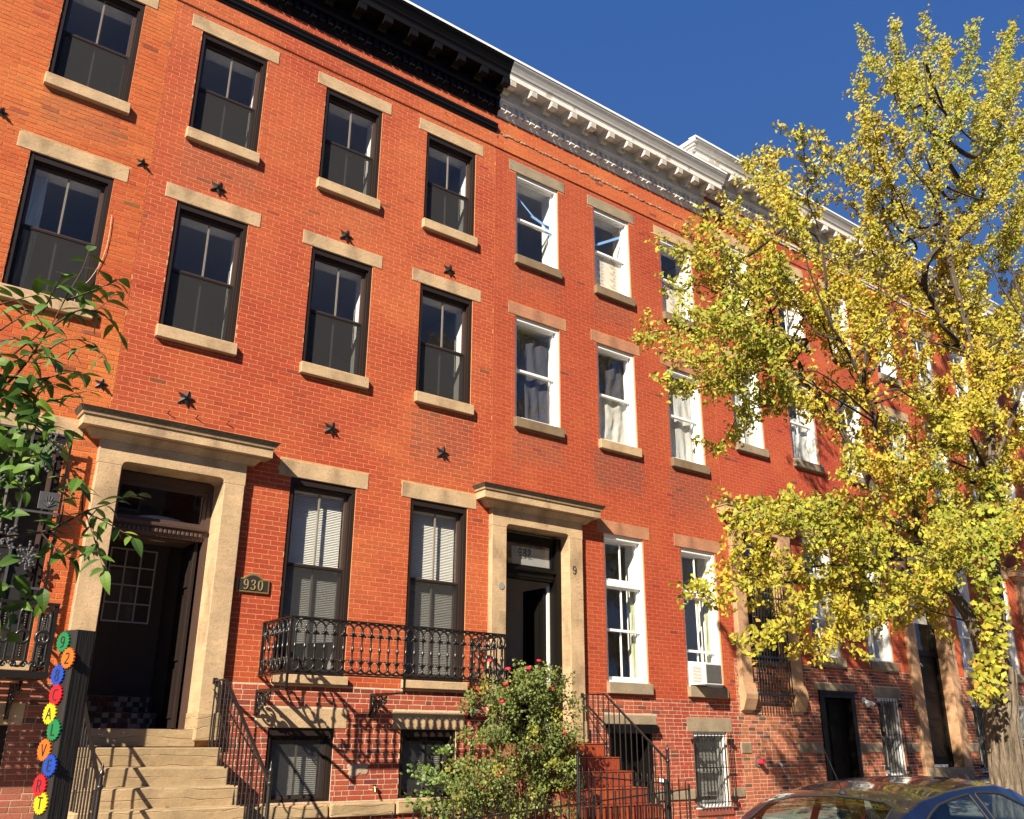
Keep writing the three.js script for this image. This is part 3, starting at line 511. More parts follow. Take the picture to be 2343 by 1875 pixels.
// number 934 and on: the street has climbed, everything sits higher
const D7 = 0.70;
const vx = { style: 'white', lintelMat: M.stone, sillMat: M.stoneGrey, muntins: true };
const low934 = clay([0.43, 0.115, 0.055], 0.24, { share: 0.17, c: [0.15, 0.065, 0.05] }, { s: 42, k: 1.2 });
function northHouse(n, x0, x1, label, o) {
  const p = x0 - 13.68, cols = [[14.25, 15.19], [16.14, 17.10], [18.07, 19.01]].map(([a, b]) => [a + p, b + p]);
  const bay = o.wins(cols);
  const h = makeHouse({
    label, x0: x0 + 0.002, x1, dy: D7 - 0.06, dyc: 1, yBase: -1.4, split: 1.42, sd: n, singles: o.singles || 0, joint: 0.0055,
    mortar: [0.56, 0.22, 0.115], mortarLow: [0.74, 0.56, 0.42], floors: [1.2, 4.6, 8.0, 10.85], clay: o.clay, clayLow: low934, clayTop: o.clay,
    wins: bay, doors: o.doors(p), skip: o.skip ? o.skip(p) : [], yRoom: -1.4,
  });
  cornice(h, x0 + 0.02, x1 - 0.01, 0.56, M.corniceWhite, { first: x0 + 0.24, end0: n === 934 ? 0.50 : 0 });
  K().prof([[0.02, 11.09], [0.05, 11.09], [0.055, 11.13], [0.075, 11.15], [0.075, 11.20], [0.02, 11.22]], x0 + 0.01, x1).build('string_moulding', M.corniceWhite, h);
  return h;
}
const clay934 = clay([0.52, 0.076, 0.027], 0.09, { share: 0.03, c: [0.28, 0.05, 0.026] }, { s: 41, k: 1.3 });
const clay936 = clay([0.59, 0.095, 0.030], 0.09, { share: 0.03, c: [0.32, 0.05, 0.026] }, { s: 51, k: 1.2 });
const h934 = northHouse(934, 13.68, 19.28, 'red brick house with a barred bricked-up doorway and basement door', {
  clay: clay934, singles: 300,
  wins: (c) => [...up(...c[0], D7, { ...vx, m: { curtain: [[0, 1, 0, 1, clothGrey]] } }), ...up(...c[1], D7, { ...vx, t: {}, m: { curtain: [[0, 1, 0, 0.6, clothGrey]] } }), ...up(...c[2], D7, { ...vx, t: { curtain: [[0, 1, 0, 1, sheer]] } }),
    { x0: c[1][0], x1: c[1][1], y0: 1.60, y1: 4.03, ...vx, transom: 0.72, split: 0.5, sh: 0.18, curtain: [[0.55, 1, 0.3, 1, sheer]] }, { x0: c[2][0], x1: c[2][1], y0: 1.60, y1: 4.03, ...vx, transom: 0.72, split: 0.5, sh: 0.18 },
    { x0: 18.17, x1: 18.98, y0: -0.66, y1: 0.868, ...vx, lintelMat: M.stoneGrey, lo: 0.12, lh: 0.21, sill: 0, dimScreen: true }],
  doors: () => [[14.07, 15.24, 1.42, 3.86], [16.15, 17.33, -1.0, 0.945]],
  skip: () => [[13.76, 14.09, 0.5, 4.12], [15.22, 15.6, 0.5, 4.12], [13.76, 15.6, 3.8, 4.12], [16.03, 17.42, 0.945, 1.085], ...[[13.70, 13.97], [15.36, 16.10], [17.36, 18.14], [19.0, 19.27]].map(([a, b]) => [a, b, -0.212, -0.033])],
});
K().rbox(16.03, 17.42, 0.946, 1.084, -0.25, 0.012, 0.01).build('door_lintel', M.stoneGrey, h934);
for (const [a, b] of [[13.70, 13.97], [15.36, 16.10], [17.36, 18.14], [19.0, 19.27]]) K().rbox(a, b, -0.212, -0.033, -0.1, 0.02, 0.012).build('string_stone', M.stoneGrey, h934);
const h936 = northHouse(936, 19.28, 24.95, 'orange red brick house with a tall black front door behind the tree', {
  clay: clay936, singles: 0,
  wins: (c) => [...up(20.05, 20.98, D7, vx), ...up(21.98, 22.86, D7, { ...vx, t: { blind: [10.2, 8.8, -0.25, 0] } }), ...up(23.9, 24.8, D7, vx),
    { x0: 21.98, x1: 22.86, y0: 1.60, y1: 4.03, ...vx, transom: 0.72, split: 0.5, sh: 0.18, blind: [3.9, 1.7, -0.25, 0] }, { x0: 23.92, x1: 24.82, y0: 1.60, y1: 4.03, ...vx, transom: 0.72, split: 0.5, sh: 0.18, curtain: [[0.1, 0.7, 0, 1, sheer]] },
    { x0: 22.06, x1: 22.86, y0: -0.66, y1: 0.86, ...vx, dimScreen: true, lintelMat: M.stoneGrey, lo: 0.12, lh: 0.22, sill: 0 }, { x0: 24.0, x1: 24.8, y0: -0.66, y1: 0.86, ...vx, lintelMat: M.stoneGrey, lo: 0.12, lh: 0.22, sill: 0 }],
  doors: () => [[19.90, 21.16, -0.55, 3.95]], skip: () => [[19.56, 21.52, -0.9, 4.2], ...[[19.30, 19.55], [21.52, 22.04], [22.9, 23.96]].map(([a, b]) => [a, b, -0.212, -0.033])],
});
for (const [a, b] of [[19.30, 19.55], [21.52, 22.04], [22.9, 23.96]]) K().rbox(a, b, -0.212, -0.033, -0.1, 0.02, 0.012).build('string_stone', M.stoneGrey, h936);
const h938 = northHouse(938, 24.95, 30.6, 'orange brick house at the far end with a stone door hood', {
  clay: clay936, wins: (c) => [...up(...c[0], D7, vx), ...up(...c[1], D7, vx), ...up(...c[2], D7, vx), { x0: c[1][0], x1: c[1][1], y0: 1.60, y1: 4.03, ...vx, transom: 0.72, sh: 0.18 }], doors: () => [[25.6, 26.75, 0.9, 3.9]], skip: () => [[25.3, 27.05, 0.6, 4.2]],
});
const h940 = northHouse(940, 30.6, 36.2, 'orange brick house past the far door hood, mostly hidden by leaves', {
  clay: clay936, wins: (c) => [...up(...c[0], D7, vx), ...up(...c[1], D7, vx), ...up(...c[2], D7, vx)], doors: () => [],
});
// ---------------------------------------------------------------- doorways
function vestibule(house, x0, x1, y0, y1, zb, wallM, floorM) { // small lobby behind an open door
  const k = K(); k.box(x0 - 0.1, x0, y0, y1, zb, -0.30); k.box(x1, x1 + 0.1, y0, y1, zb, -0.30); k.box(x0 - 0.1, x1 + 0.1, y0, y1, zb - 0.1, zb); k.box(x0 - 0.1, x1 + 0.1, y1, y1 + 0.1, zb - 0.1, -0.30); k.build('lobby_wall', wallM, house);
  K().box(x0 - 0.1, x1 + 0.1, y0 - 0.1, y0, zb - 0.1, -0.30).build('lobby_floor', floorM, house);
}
function panelDoor(parent, w, h, mat, panels) { // hinge at x = 0, leaf towards +x, front at z = 0
  const d = part('door', parent); K().rbox(0, w, 0, h, -0.045, 0, 0.004).build('leaf', mat, d);
  for (const [a, b, c, e] of panels) for (const z of [0.001, -0.046]) { const k = K(), s = z > 0 ? 1 : -1; k.rbox(a * w, b * w, c * h, e * h, Math.min(z, z + s * 0.014), Math.max(z, z + s * 0.014), 0.006); k.build('panel', mat, d); const f = K(), t = 0.018; const X0 = a * w - t, X1 = b * w + t, Y0 = c * h - t, Y1 = e * h + t, za = Math.min(z, z + s * 0.02), zc = Math.max(z, z + s * 0.02); f.box(X0, X1, Y0, Y0 + t, za, zc); f.box(X0, X1, Y1 - t, Y1, za, zc); f.box(X0, X0 + t, Y0 + t, Y1 - t, za, zc); f.box(X1 - t, X1, Y0 + t, Y1 - t, za, zc); f.build('panel_moulding', mat, d); }
  return d;
}
const six = [[0.12, 0.46, 0.06, 0.30], [0.54, 0.88, 0.06, 0.30], [0.12, 0.46, 0.36, 0.70], [0.54, 0.88, 0.36, 0.70], [0.12, 0.46, 0.76, 0.94], [0.54, 0.88, 0.76, 0.94]];
function transom(house, a, b, y0, y1, z, mat, beads) { // light over the door with a moulded bar below it
  const t = part('transom', house), k = K(), s = 0.05;
  k.box(a, a + s, y0, y1, z - 0.05, z); k.box(b - s, b, y0, y1, z - 0.05, z); k.box(a + s, b - s, y1 - s, y1, z - 0.05, z - 0.001); k.box(a + s, b - s, y0, y0 + s, z - 0.05, z - 0.001);
  k.build('transom_frame', mat, t);
  K().quad([a + s, y0 + s, z - 0.03], [b - s, y0 + s, z - 0.03], [b - s, y1 - s, z - 0.03], [a + s, y1 - s, z - 0.03]).build('pane', M.glass, t);
  K().prof([[z - 0.12, y0 - 0.17], [z + 0.01, y0 - 0.17], [z + 0.015, y0 - 0.14], [z + 0.03, y0 - 0.13], [z + 0.03, y0 - 0.06], [z + 0.07, y0 - 0.045], [z + 0.075, y0 - 0.01], [z + 0.05, y0], [z - 0.12, y0]], a, b).build('transom_bar', mat, t);
  if (beads) { let g; for (let x = a + 0.04; x < b - 0.02; x += 0.055) { if (!g) { g = K().rbox(-0.02, 0.02, y0 - 0.125, y0 - 0.075, z + 0.02, z + 0.05, 0.008).build('bead', mat, t); g.position.x = x; } else copyOf(g, t).position.x = x; } }
  return t;
}
// 930: open doorway into a dark lobby
{
  const h = h930;
  surround(h, { x0: 2.32, x1: 4.13, a: 2.60, b: 3.86, yb: 0.06, yt: 3.13, ya: 3.36, plinth: true, foot: -0.02 });
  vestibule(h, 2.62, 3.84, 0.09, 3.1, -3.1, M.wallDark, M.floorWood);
  K().box(2.56, 3.88, -0.1, 0.088, -0.31, 0.05).build('threshold', M.stoneStep, h);
  K().box(2.601, 2.66, 0.09, 3.10, -0.36, -0.27).box(3.80, 3.859, 0.09, 3.10, -0.36, -0.27).box(2.66, 3.80, 3.0, 3.10, -0.36, -0.272).build('door_frame', M.brown, h);
  transom(h, 2.66, 3.80, 2.52, 3.0, -0.29, M.brown, true);
  { // rolled white cloth showing through the transom light
    const k = K(); const g = new THREE.SphereGeometry(0.3, 24, 12); g.scale(1.55, 0.55, 0.4); g.translate(3.33, 2.52, -0.62); k.add(g); k.build('paper_lantern', std(rgb(0.42, 0.42, 0.42)), h); }
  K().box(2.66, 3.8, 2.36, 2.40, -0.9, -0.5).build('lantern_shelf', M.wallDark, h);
  const half = [[0.18, 0.82, 0.06, 0.30], [0.18, 0.82, 0.36, 0.70], [0.18, 0.82, 0.76, 0.94]];
  const d = panelDoor(h, 0.56, 2.25, M.brownBlack, half); d.position.set(3.775, 0.1, -0.37); d.rotation.y = Math.PI * 0.5 - 0.04;
  { // white-barred inner window at the back of the lobby
    const f = part('inner_window', h), k = K(), x0 = 3.06, x1 = 3.66, y0 = 1.45, y1 = 2.42, z = -1.75; for (let i = 0; i <= 3; i++) { const x = lerp(x0, x1, i / 3); k.box(x - 0.009, x + 0.009, y0, y1, z, z + 0.02); } for (let i = 0; i <= 4; i++) { const y = lerp(y0, y1, i / 4); k.box(x0 - 0.009, x1 + 0.009, y - 0.009, y + 0.009, z + 0.001, z + 0.021); } k.build('glazing_bars', M.white, f);
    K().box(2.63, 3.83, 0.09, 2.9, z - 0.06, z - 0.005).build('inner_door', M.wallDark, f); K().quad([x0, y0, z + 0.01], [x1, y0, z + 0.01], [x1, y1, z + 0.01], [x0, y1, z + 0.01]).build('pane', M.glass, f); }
  { // tiled risers inside
    seed(5); const m = [std(rgb(0.20, 0.18, 0.16)), std(rgb(0.06, 0.025, 0.02)), std(rgb(0.025, 0.02, 0.02)), std(rgb(0.10, 0.05, 0.035))]; const f = part('tiled_step', h);
    for (let s = 0; s < 2; s++) for (let r = 0; r < 3; r++) for (let x = 2.68; x < 3.72;) { const w = rnd() < 0.4 ? 0.035 : 0.08; K().box(x, Math.min(x + w - 0.004, 3.72), 0.10 + s * 0.2 + r * 0.06, 0.155 + s * 0.2 + r * 0.06, -1.02 - s * 0.28, -1.0 - s * 0.28).build('tile', m[Math.floor(rnd() * 4)], f); x += w; }
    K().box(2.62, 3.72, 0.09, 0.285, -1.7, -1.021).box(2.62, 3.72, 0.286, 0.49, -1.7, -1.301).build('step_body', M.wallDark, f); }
}
// 932: black frame, door standing open
{
  const h = h932;
  surround(h, { x0: 8.10, x1: 9.95, a: 8.38, b: 9.66, yb: -0.05, yt: 3.18, ya: 3.40, plinth: true, foot: -0.03 });
  vestibule(h, 8.40, 9.64, -0.05, 3.12, -2.8, M.white, M.wallDark);
  K().box(8.404, 8.42, -0.05, 1.15, -2.79, -0.35).box(8.42, 9.62, -0.05, 1.15, -2.795, -2.78).box(9.622, 9.636, -0.05, 1.15, -2.78, -0.35).build('dado', M.black, h);
  K().box(8.381, 8.45, -0.05, 3.12, -0.30, -0.17).box(9.56, 9.659, -0.05, 3.12, -0.30, -0.12).box(8.45, 9.56, 3.03, 3.12, -0.30, -0.172).build('door_frame', M.black, h);
  const t = transom(h, 8.45, 9.56, 2.58, 3.03, -0.19, M.black, false);
  { const g = textGeo('932', 0.135, 0.004, fontSans); g.translate(8.97, 2.83, -0.218); const k = K(); k.add(g).build('house_number', std(rgb(0.02, 0.02, 0.02)), t); const g2 = textGeo('932', 0.148, 0.002, fontSans); g2.translate(8.968, 2.83, -0.219); K().add(g2).build('number_edge', M.white, t);
    K().box(8.72, 9.5, 2.64, 2.93, -0.233, -0.228).build('frosted_sheet', new THREE.MeshPhysicalMaterial({ color: rgb(0.5, 0.5, 0.5), roughness: 0.9, transmission: 0.5, thickness: 0 }), t); }
  const d = panelDoor(h, 0.52, 2.35, M.black, [[0.2, 0.8, 0.06, 0.36], [0.2, 0.8, 0.43, 0.94]]); d.position.set(9.50, -0.02, -0.33); d.rotation.y = Math.PI * 0.5 + 0.05;
  K().box(9.515, 9.558, -0.03, 2.36, -0.34, -0.302).build('door_stop', M.white, h);
  { // numbers fixed down the right jamb, one missing its paint
    const m = std(rgb(0.05, 0.035, 0.025)); ['9', '3', '2'].forEach((c, i) => { const g = textGeo(c, 0.13, i ? 0.0025 : 0.008); g.translate(9.76 + i * 0.06, 2.60 - i * 0.20, 0.096); K().add(g).build('house_number', i ? M.stone : m, h); }); }
  K().cyl(V(8.28, 2.20, 0.09), V(8.28, 2.20, 0.104), 0.055, 0.055, 24).build('round_plate', std(rgb(0.32, 0.30, 0.27), { metalness: 0.3, roughness: 0.6 }), h);
  // basement door under the stoop, roller box over it
  K().box(10.50, 11.47, -1.1, 0.234, -0.34, -0.25).build('basement_door', M.black, h);
  K().box(10.46, 11.53, 0.10, 0.232, -0.02, 0.09).build('shutter_box', M.black, h);
  K().cyl(V(11.40, 0.166, 0.05), V(11.55, 0.166, 0.05), 0.06, 0.06, 14).build('shutter_roller', M.black, h);
  K().box(10.501, 10.56, -1.1, 0.10, -0.25, 0.01).box(11.41, 11.469, -1.1, 0.10, -0.25, 0.01).build('door_frame', M.black, h);
  K().cyl(V(10.68, -0.45, -0.25), V(10.68, -0.45, -0.2), 0.025, 0.025, 12).build('door_knob', M.brass, h);
}
// 934: former doorway, bricked below, barred
{
  const h = h934;
  surround(h, { x0: 13.77, x1: 15.59, a: 14.08, b: 15.23, yb: 0.5, yt: 3.85, ya: 4.03, foot: 0.78, mat: M.stoneWarm, cap: M.stoneBrown });
  for (const [a, b] of [[13.76, 14.09], [15.22, 15.60]]) { const s = new THREE.Shape([[0.115, 0.98], [0.16, 0.80], [0.15, 0.70], [0.07, 0.52], [0.0, 0.50], [-0.1, 0.50], [-0.1, 0.98]].map(([z, y]) => new THREE.Vector2(z, y))); K().prof([[0.115, 1.0], [0.165, 0.80], [0.155, 0.72], [0.075, 0.53], [0.0, 0.50], [-0.05, 0.50], [-0.05, 1.0]], a, b).build('scroll_foot', M.stoneWarm, h); }
  K().box(14.071, 14.15, 1.42, 3.85, -0.3, -0.16).box(15.16, 15.239, 1.42, 3.85, -0.3, -0.16).box(14.15, 15.16, 3.76, 3.85, -0.3, -0.161).build('door_frame', M.black, h);
  transom(h, 14.15, 15.16, 3.38, 3.76, -0.2, M.black, true);
  const d = part('door', h); K().box(14.15, 15.16, 1.42, 3.2, -0.34, -0.30).build('leaf', M.black, d); for (const x of [14.22, 14.72]) for (const [c, e] of [[1.6, 2.2], [2.3, 3.1]]) K().rbox(x, x + 0.38, c, e, -0.30, -0.285, 0.006).build('panel', M.brownBlack, d);
  K().box(14.09, 15.22, 1.36, 1.42, -0.3, 0.06).build('door_sill', M.stoneGrey, h);
  const g = thing('door_grille', 'black upright bars before the bricked-up doorway', 'grille');
  for (let i = 0; i < 13; i++) { const x = lerp(14.16, 15.16, i / 12); K().cyl(V(x, 0.60, 0.13), V(x, 2.85, 0.13), 0.011, 0.011, 6).build('bar', M.iron, g); }
  for (const y of [0.80, 1.48, 2.6]) K().box(14.10, 15.21, y - 0.018, y + 0.018, 0.115, 0.145).build('cross_bar', M.iron, g);
  // basement door, slightly ajar, black
  K().box(16.151, 16.30, -1.0, 0.944, -0.3, 0.03).box(17.20, 17.329, -1.0, 0.944, -0.3, 0.03).box(16.30, 17.20, 0.82, 0.944, -0.3, 0.029).build('basement_door_frame', M.black, h);
  K().box(16.12, 17.36, 0.905, 0.945, 0.03, 0.06).build('drip_cap', M.black, h);
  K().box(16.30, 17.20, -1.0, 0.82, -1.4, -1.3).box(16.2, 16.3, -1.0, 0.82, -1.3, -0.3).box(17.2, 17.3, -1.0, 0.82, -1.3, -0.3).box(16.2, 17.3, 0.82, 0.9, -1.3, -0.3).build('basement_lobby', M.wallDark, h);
  const bd = panelDoor(h, 0.80, 1.7, M.black, six); bd.position.set(17.19, -0.9, -0.2); bd.rotation.y = Math.PI - 0.32;
  K().box(16.455, 16.475, -0.9, 0.62, -0.45, -0.42).build('door_edge', M.sashGrey, bd.parent === h ? h : h);
  for (const y of [-0.02, -0.22]) { const k = K(); k.cyl(V(0.76, 0.9 + y, 0.0), V(0.76, 0.9 + y, 0.05), 0.022, 0.03, 12); k.build('door_knob', M.brass, bd); const q = K(); q.cyl(V(0.76, 0.9 + y, -0.05), V(0.76, 0.9 + y, -0.10), 0.022, 0.03, 12); q.build('door_knob', M.brass, bd); }
}
// 936: black door and tall transom in a plain stone surround
{
  const h = h936;
  surround(h, { x0: 19.56, x1: 21.52, a: 19.90, b: 21.16, yb: -0.75, yt: 3.95, ya: 4.12, foot: -0.78, mat: M.stoneWarm, cap: M.stoneBrown });
  K().rbox(19.60, 21.50, -0.82, -0.53, -0.3, 0.12, 0.012).build('door_step', M.stoneGrey, h);
  K().box(19.901, 19.99, -0.53, 3.95, -0.3, -0.15).box(21.07, 21.159, -0.53, 3.95, -0.3, -0.15).box(19.99, 21.07, 3.85, 3.95, -0.3, -0.151).box(19.99, 21.07, 1.86, 1.98, -0.3, -0.152).build('door_frame', M.black, h);
  K().quad([19.99, 1.98, -0.22], [21.07, 1.98, -0.22], [21.07, 3.85, -0.22], [19.99, 3.85, -0.22]).build('pane', M.glass, h);
  K().box(20.0, 21.07, 2.6, 3.8, -0.26, -0.255).build('lace_panel', sheer, h);
  { const k = K(); k.box(20.02, 20.34, 2.02, 2.30, -0.205, -0.20).build('rent_sign', std(rgb(0.55, 0.02, 0.025)), h); const q = K(); for (const [t, y] of [['FOR', 2.245], ['RENT', 2.15]]) { const g = textGeo(t, 0.07, 0.003, fontSans); g.translate(20.18, y, -0.20); q.add(g); } q.box(20.03, 20.33, 2.03, 2.10, -0.2, -0.198); q.build('rent_lettering', M.white, h); }
  const d = panelDoor(h, 1.08, 2.37, M.black, [[0.14, 0.86, 0.08, 0.34], [0.14, 0.86, 0.42, 0.6], [0.14, 0.86, 0.66, 0.93]]); d.position.set(19.99, -0.5, -0.20);
  K().box(20.0, 20.92, -0.528, -0.47, -0.19, -0.165).build('door_sweep', M.vinyl, d.parent);
  { const k = K(); k.sphere(V(0.09, 1.1, 0.04), 0.032, 12); k.tube([V(0.09, 1.02, 0.02), V(0.13, 0.95, 0.05), V(0.11, 0.86, 0.03), V(0.13, 0.80, 0.04)], 0.01, 16, 6); k.build('door_handle', M.brass, d); }
  K().cyl(V(20.05, 1.80, -0.10), V(20.45, 1.62, -0.17), 0.012, 0.012, 8).build('door_closer', M.vinyl, h);
}
// 938
surround(h938, { x0: 25.3, x1: 27.05, a: 25.6, b: 26.75, yb: 0.6, yt: 3.85, ya: 4.03, foot: 0.6, mat: M.stoneWarm, cap: M.stoneBrown });
K().box(25.601, 26.749, 0.9, 3.85, -0.3, -0.2).build('door', M.brownBlack, h938);
// ---------------------------------------------------------------- iron star anchor plates
{
  const star = (R, mat) => { const g = new THREE.BufferGeometry(), P = [], o = []; for (let i = 0; i < 10; i++) { const a = Math.PI / 2 + i * Math.PI / 5, r = i % 2 ? R * 0.42 : R; o.push([Math.cos(a) * r, Math.sin(a) * r]); }
    const H = R * 0.34, e = R * 0.09; for (let i = 0; i < 10; i++) { const [ax, ay] = o[i], [bx, by] = o[(i + 1) % 10]; P.push(0, 0, H, ax, ay, e, bx, by, e); P.push(ax, ay, e, ax, ay, 0, bx, by, 0, ax, ay, e, bx, by, 0, bx, by, e); }
    g.setAttribute('position', new THREE.Float32BufferAttribute(P, 3)); g.computeVertexNormals(); return g; };
  const big = star(0.125, M.iron), small = star(0.085, M.iron);
  const put = (x, y, g, label, tilt, group) => { const t = thing('star_plate', label, 'wall anchor', group, [x, y, 0.006]); t.rotation.z = tilt; K().add(g.clone()).build('star', M.iron, t); const k = K(); k.cyl(V(0, 0, 0.03), V(0, 0, 0.062), 0.026, 0.024, 6).cyl(V(0, 0, 0.06), V(0, 0, 0.085), 0.011, 0.011, 8); k.build('bolt', M.iron, t); };
  const lab = ['cast iron star plate above the second-floor window next to the orange house', 'cast iron star plate above the middle second-floor window of the red house', 'cast iron star plate above the second-floor window beside the white-trimmed house', 'cast iron star plate above the hood of the open doorway', 'cast iron star plate above the first-floor blind window nearer the number plaque', 'cast iron star plate left of the second door hood'];
  [[3.30, 7.29], [5.31, 7.25], [7.20, 7.29], [3.255, 4.105], [5.31, 4.125], [7.19, 4.125]].forEach(([x, y], i) => put(x, y, big, lab[i], [-0.35, -0.3, -0.3, -0.28, -0.3, -0.26][i], 'star plates on the red house'));
  put(2.265, 7.262, small, 'small iron star plate on orange brick below the cracked sill', -0.15, 'small star plates'); put(2.225, 4.055, small, 'small iron star plate on orange brick beside the leafy branch', -0.2, 'small star plates'); put(0.56, 7.275, small, 'small iron star plate on orange brick at the outer side of the upper windows', -0.2, 'small star plates');
}
{ // number plaque 930
  const t = thing('number_plaque', 'bronze house number plaque reading 930 beside the open doorway', 'plaque', null, [4.40, 1.84, 0.006]);
  const shp = (w, h, top) => { const s = new THREE.Shape(); s.moveTo(-w, -h); s.lineTo(w, -h); s.lineTo(w, h * 0.62); s.lineTo(w * 0.62, h * 0.62); s.quadraticCurveTo(0, top, -w * 0.62, h * 0.62); s.lineTo(-w, h * 0.62); s.closePath(); return s; };
  const bronze = std(rgb(0.30, 0.20, 0.09), { metalness: 0.5, roughness: 0.45, bumpMap: rep(grainBump, 8), bumpScale: 0.001 });
  K().add(new THREE.ExtrudeGeometry(shp(0.215, 0.105, 0.20), { depth: 0.02, bevelSize: 0.004, bevelThickness: 0.004, bevelSegments: 1, curveSegments: 12 })).build('rim', bronze, t);
  const g = new THREE.ExtrudeGeometry(shp(0.192, 0.084, 0.165), { depth: 0.004, bevelEnabled: false, curveSegments: 12 }); g.translate(0, 0, 0.0245); K().add(g).build('face', std(rgb(0.02, 0.017, 0.013), { roughness: 0.6 }), t);
  const k = K(); [['9', -0.095], ['3', 0], ['0', 0.095]].forEach(([c, x]) => { const q = textGeo(c, 0.125, 0.008); q.scale(0.8, 1, 1); q.translate(x, -0.012, 0.029); k.add(q); }); k.build('digits', std(rgb(0.50, 0.37, 0.17), { metalness: 0.5, roughness: 0.4 }), t);
}
// ---------------------------------------------------------------- iron balconies
function scrollBracket(parent, x, y, h, d, mat) { // openwork bracket standing out from the wall
  const k = K(); k.box(x - 0.02, x + 0.02, y - h, y, 0.006, 0.035); k.box(x - 0.018, x + 0.018, y - 0.035, y, 0.035, d);
  const spiral = (cz, cy, r, a0, dir, turns) => { const p = []; for (let t = 0; t <= 1.001; t += 1 / 24) { const a = a0 + dir * turns * Math.PI * 2 * t, q = r * (1 - 0.8 * t); p.push(V(x, cy + q * Math.sin(a), cz + q * Math.cos(a))); } k.tube(p, 0.012, 40, 6); };
  spiral(0.12, y - 0.11, 0.085, 1.2, 1, 1.4); spiral(0.26, y - 0.10, 0.07, 2.4, -1, 1.3); spiral(0.10, y - 0.23, 0.055, 1.0, -1, 1.3); spiral(d - 0.06, y - 0.09, 0.055, 2.6, 1, 1.2); spiral(0.19, y - 0.19, 0.05, 0, 1, 1.2);
  k.tube([V(x, y - h + 0.01, 0.03), V(x, y - h * 0.62, 0.12), V(x, y - h * 0.35, 0.26), V(x, y - 0.05, d - 0.02)], 0.013, 24, 6);
  for (let i = 0; i < 7; i++) { const g = new THREE.SphereGeometry(0.024, 6, 5); g.scale(0.7, 1.4, 0.6); g.rotateX(i * 0.9); g.translate(x, y - 0.07 - 0.03 * (i % 4) - (i > 3 ? 0.06 : 0), 0.07 + 0.045 * (i % 5)); k.add(g); }
  return k.build('bracket', mat, parent);
}
{
  const t = thing('balcony', 'black iron balcony with interlaced arches below the blind windows', 'balcony');
  const x0 = 4.605, x1 = 7.80, zf = 0.85, yb = 0.735, yt = 1.365;
  const bal = K().lathe([[0.0, 0], [0.018, 0.0], [0.012, 0.03], [0.016, 0.05], [0.0105, 0.075], [0.0115, 0.14], [0.014, 0.16], [0.02, 0.175], [0.022, 0.185], [0.02, 0.195], [0.014, 0.21], [0.0115, 0.23], [0.0105, 0.30], [0.015, 0.325], [0.011, 0.345], [0.02, 0.375], [0.0, 0.40]], 8).build('baluster', M.iron);
  const sp = 0.128;
  const arch = (() => { const k = K(), p = []; for (let i = 0; i <= 16; i++) { const a = Math.PI * i / 16; p.push(V(Math.cos(a) * sp, Math.sin(a) * 0.10, 0.008 * Math.cos(a))); } p.unshift(V(sp * 0.83, -0.045, 0.008), V(sp * 0.97, -0.02, 0.008)); p.push(V(-sp * 0.97, -0.02, -0.008), V(-sp * 0.83, -0.045, -0.008)); k.tube(p, 0.0125, 40, 6); for (const s of [-1, 1]) { k.sphere(V(s * sp * 0.80, -0.05, s * 0.008), 0.021, 8); k.sphere(V(s * sp * 0.62, -0.062, s * 0.008), 0.012, 6); } return k.build('arch', M.iron); })();
  const loop = (() => { const k = K(), p = []; for (let i = 0; i <= 16; i++) { const a = Math.PI + Math.PI * i / 16; p.push(V(Math.cos(a) * sp, Math.sin(a) * 0.085, 0.008 * Math.cos(a))); } p.unshift(V(-sp * 0.82, 0.05, -0.008)); p.push(V(sp * 0.82, 0.05, 0.008)); k.tube(p, 0.0125, 36, 6); for (const s of [-1, 1]) { k.sphere(V(s * sp * 0.80, 0.056, s * 0.008), 0.02, 8); k.sphere(V(s * sp * 0.6, 0.07, s * 0.008), 0.011, 6); } return k.build('loop', M.iron); })();
  const run = (ax, az, bx, bz, n, rot) => { for (let i = 0; i < n; i++) { const f = (i + 0.5) / n, x = lerp(ax, bx, f), z = lerp(az, bz, f); for (const [m, y] of [[bal, yb + 0.115], [arch, yt - 0.108], [loop, yb + 0.098]]) { if (m !== bal && (i === 0 || i === n - 1)) { /* ends tuck into the posts */ } const c = copyOf(m, t); c.position.set(x, y, z); c.rotation.y = rot; if (m !== bal && (i === 0 || i === n - 1)) c.scale.set(0.5, 1, 1); } } };
  run(x0, zf, x1, zf, 25, 0); run(x0, 0.03, x0, zf, 6, Math.PI / 2); run(x1, 0.03, x1, zf, 6, Math.PI / 2);
  const rail = (y, h, w, name) => K().box(x0 - w, x1 + w, y, y + h, zf - w, zf + w).box(x0 - w, x0 + w, y, y + h, 0, zf - w).box(x1 - w, x1 + w, y, y + h, 0, zf - w).build(name, M.iron, t);
  rail(yt, 0.018, 0.016, 'top_rail'); rail(yb - 0.02, 0.018, 0.018, 'bottom_rail');
  for (const x of [x0, x1]) { K().box(x - 0.013, x + 0.013, 0.53, yt, zf - 0.013, zf + 0.013).build('corner_post', M.iron, t); K().box(x - 0.012, x + 0.012, yb - 0.02, yt, 0.0, 0.024).build('wall_post', M.iron, t); }
  K().box(6.19, 6.215, 0.53, yb, zf - 0.013, zf + 0.013).build('middle_post', M.iron, t);
  for (const x of [4.60, 6.20, 7.80]) { scrollBracket(t, x, 0.56, 0.30, 0.44, M.iron); K().box(x - 0.016, x + 0.016, 0.53, 0.555, 0.44, zf + 0.013).build('bracket_arm', M.iron, t); }
}
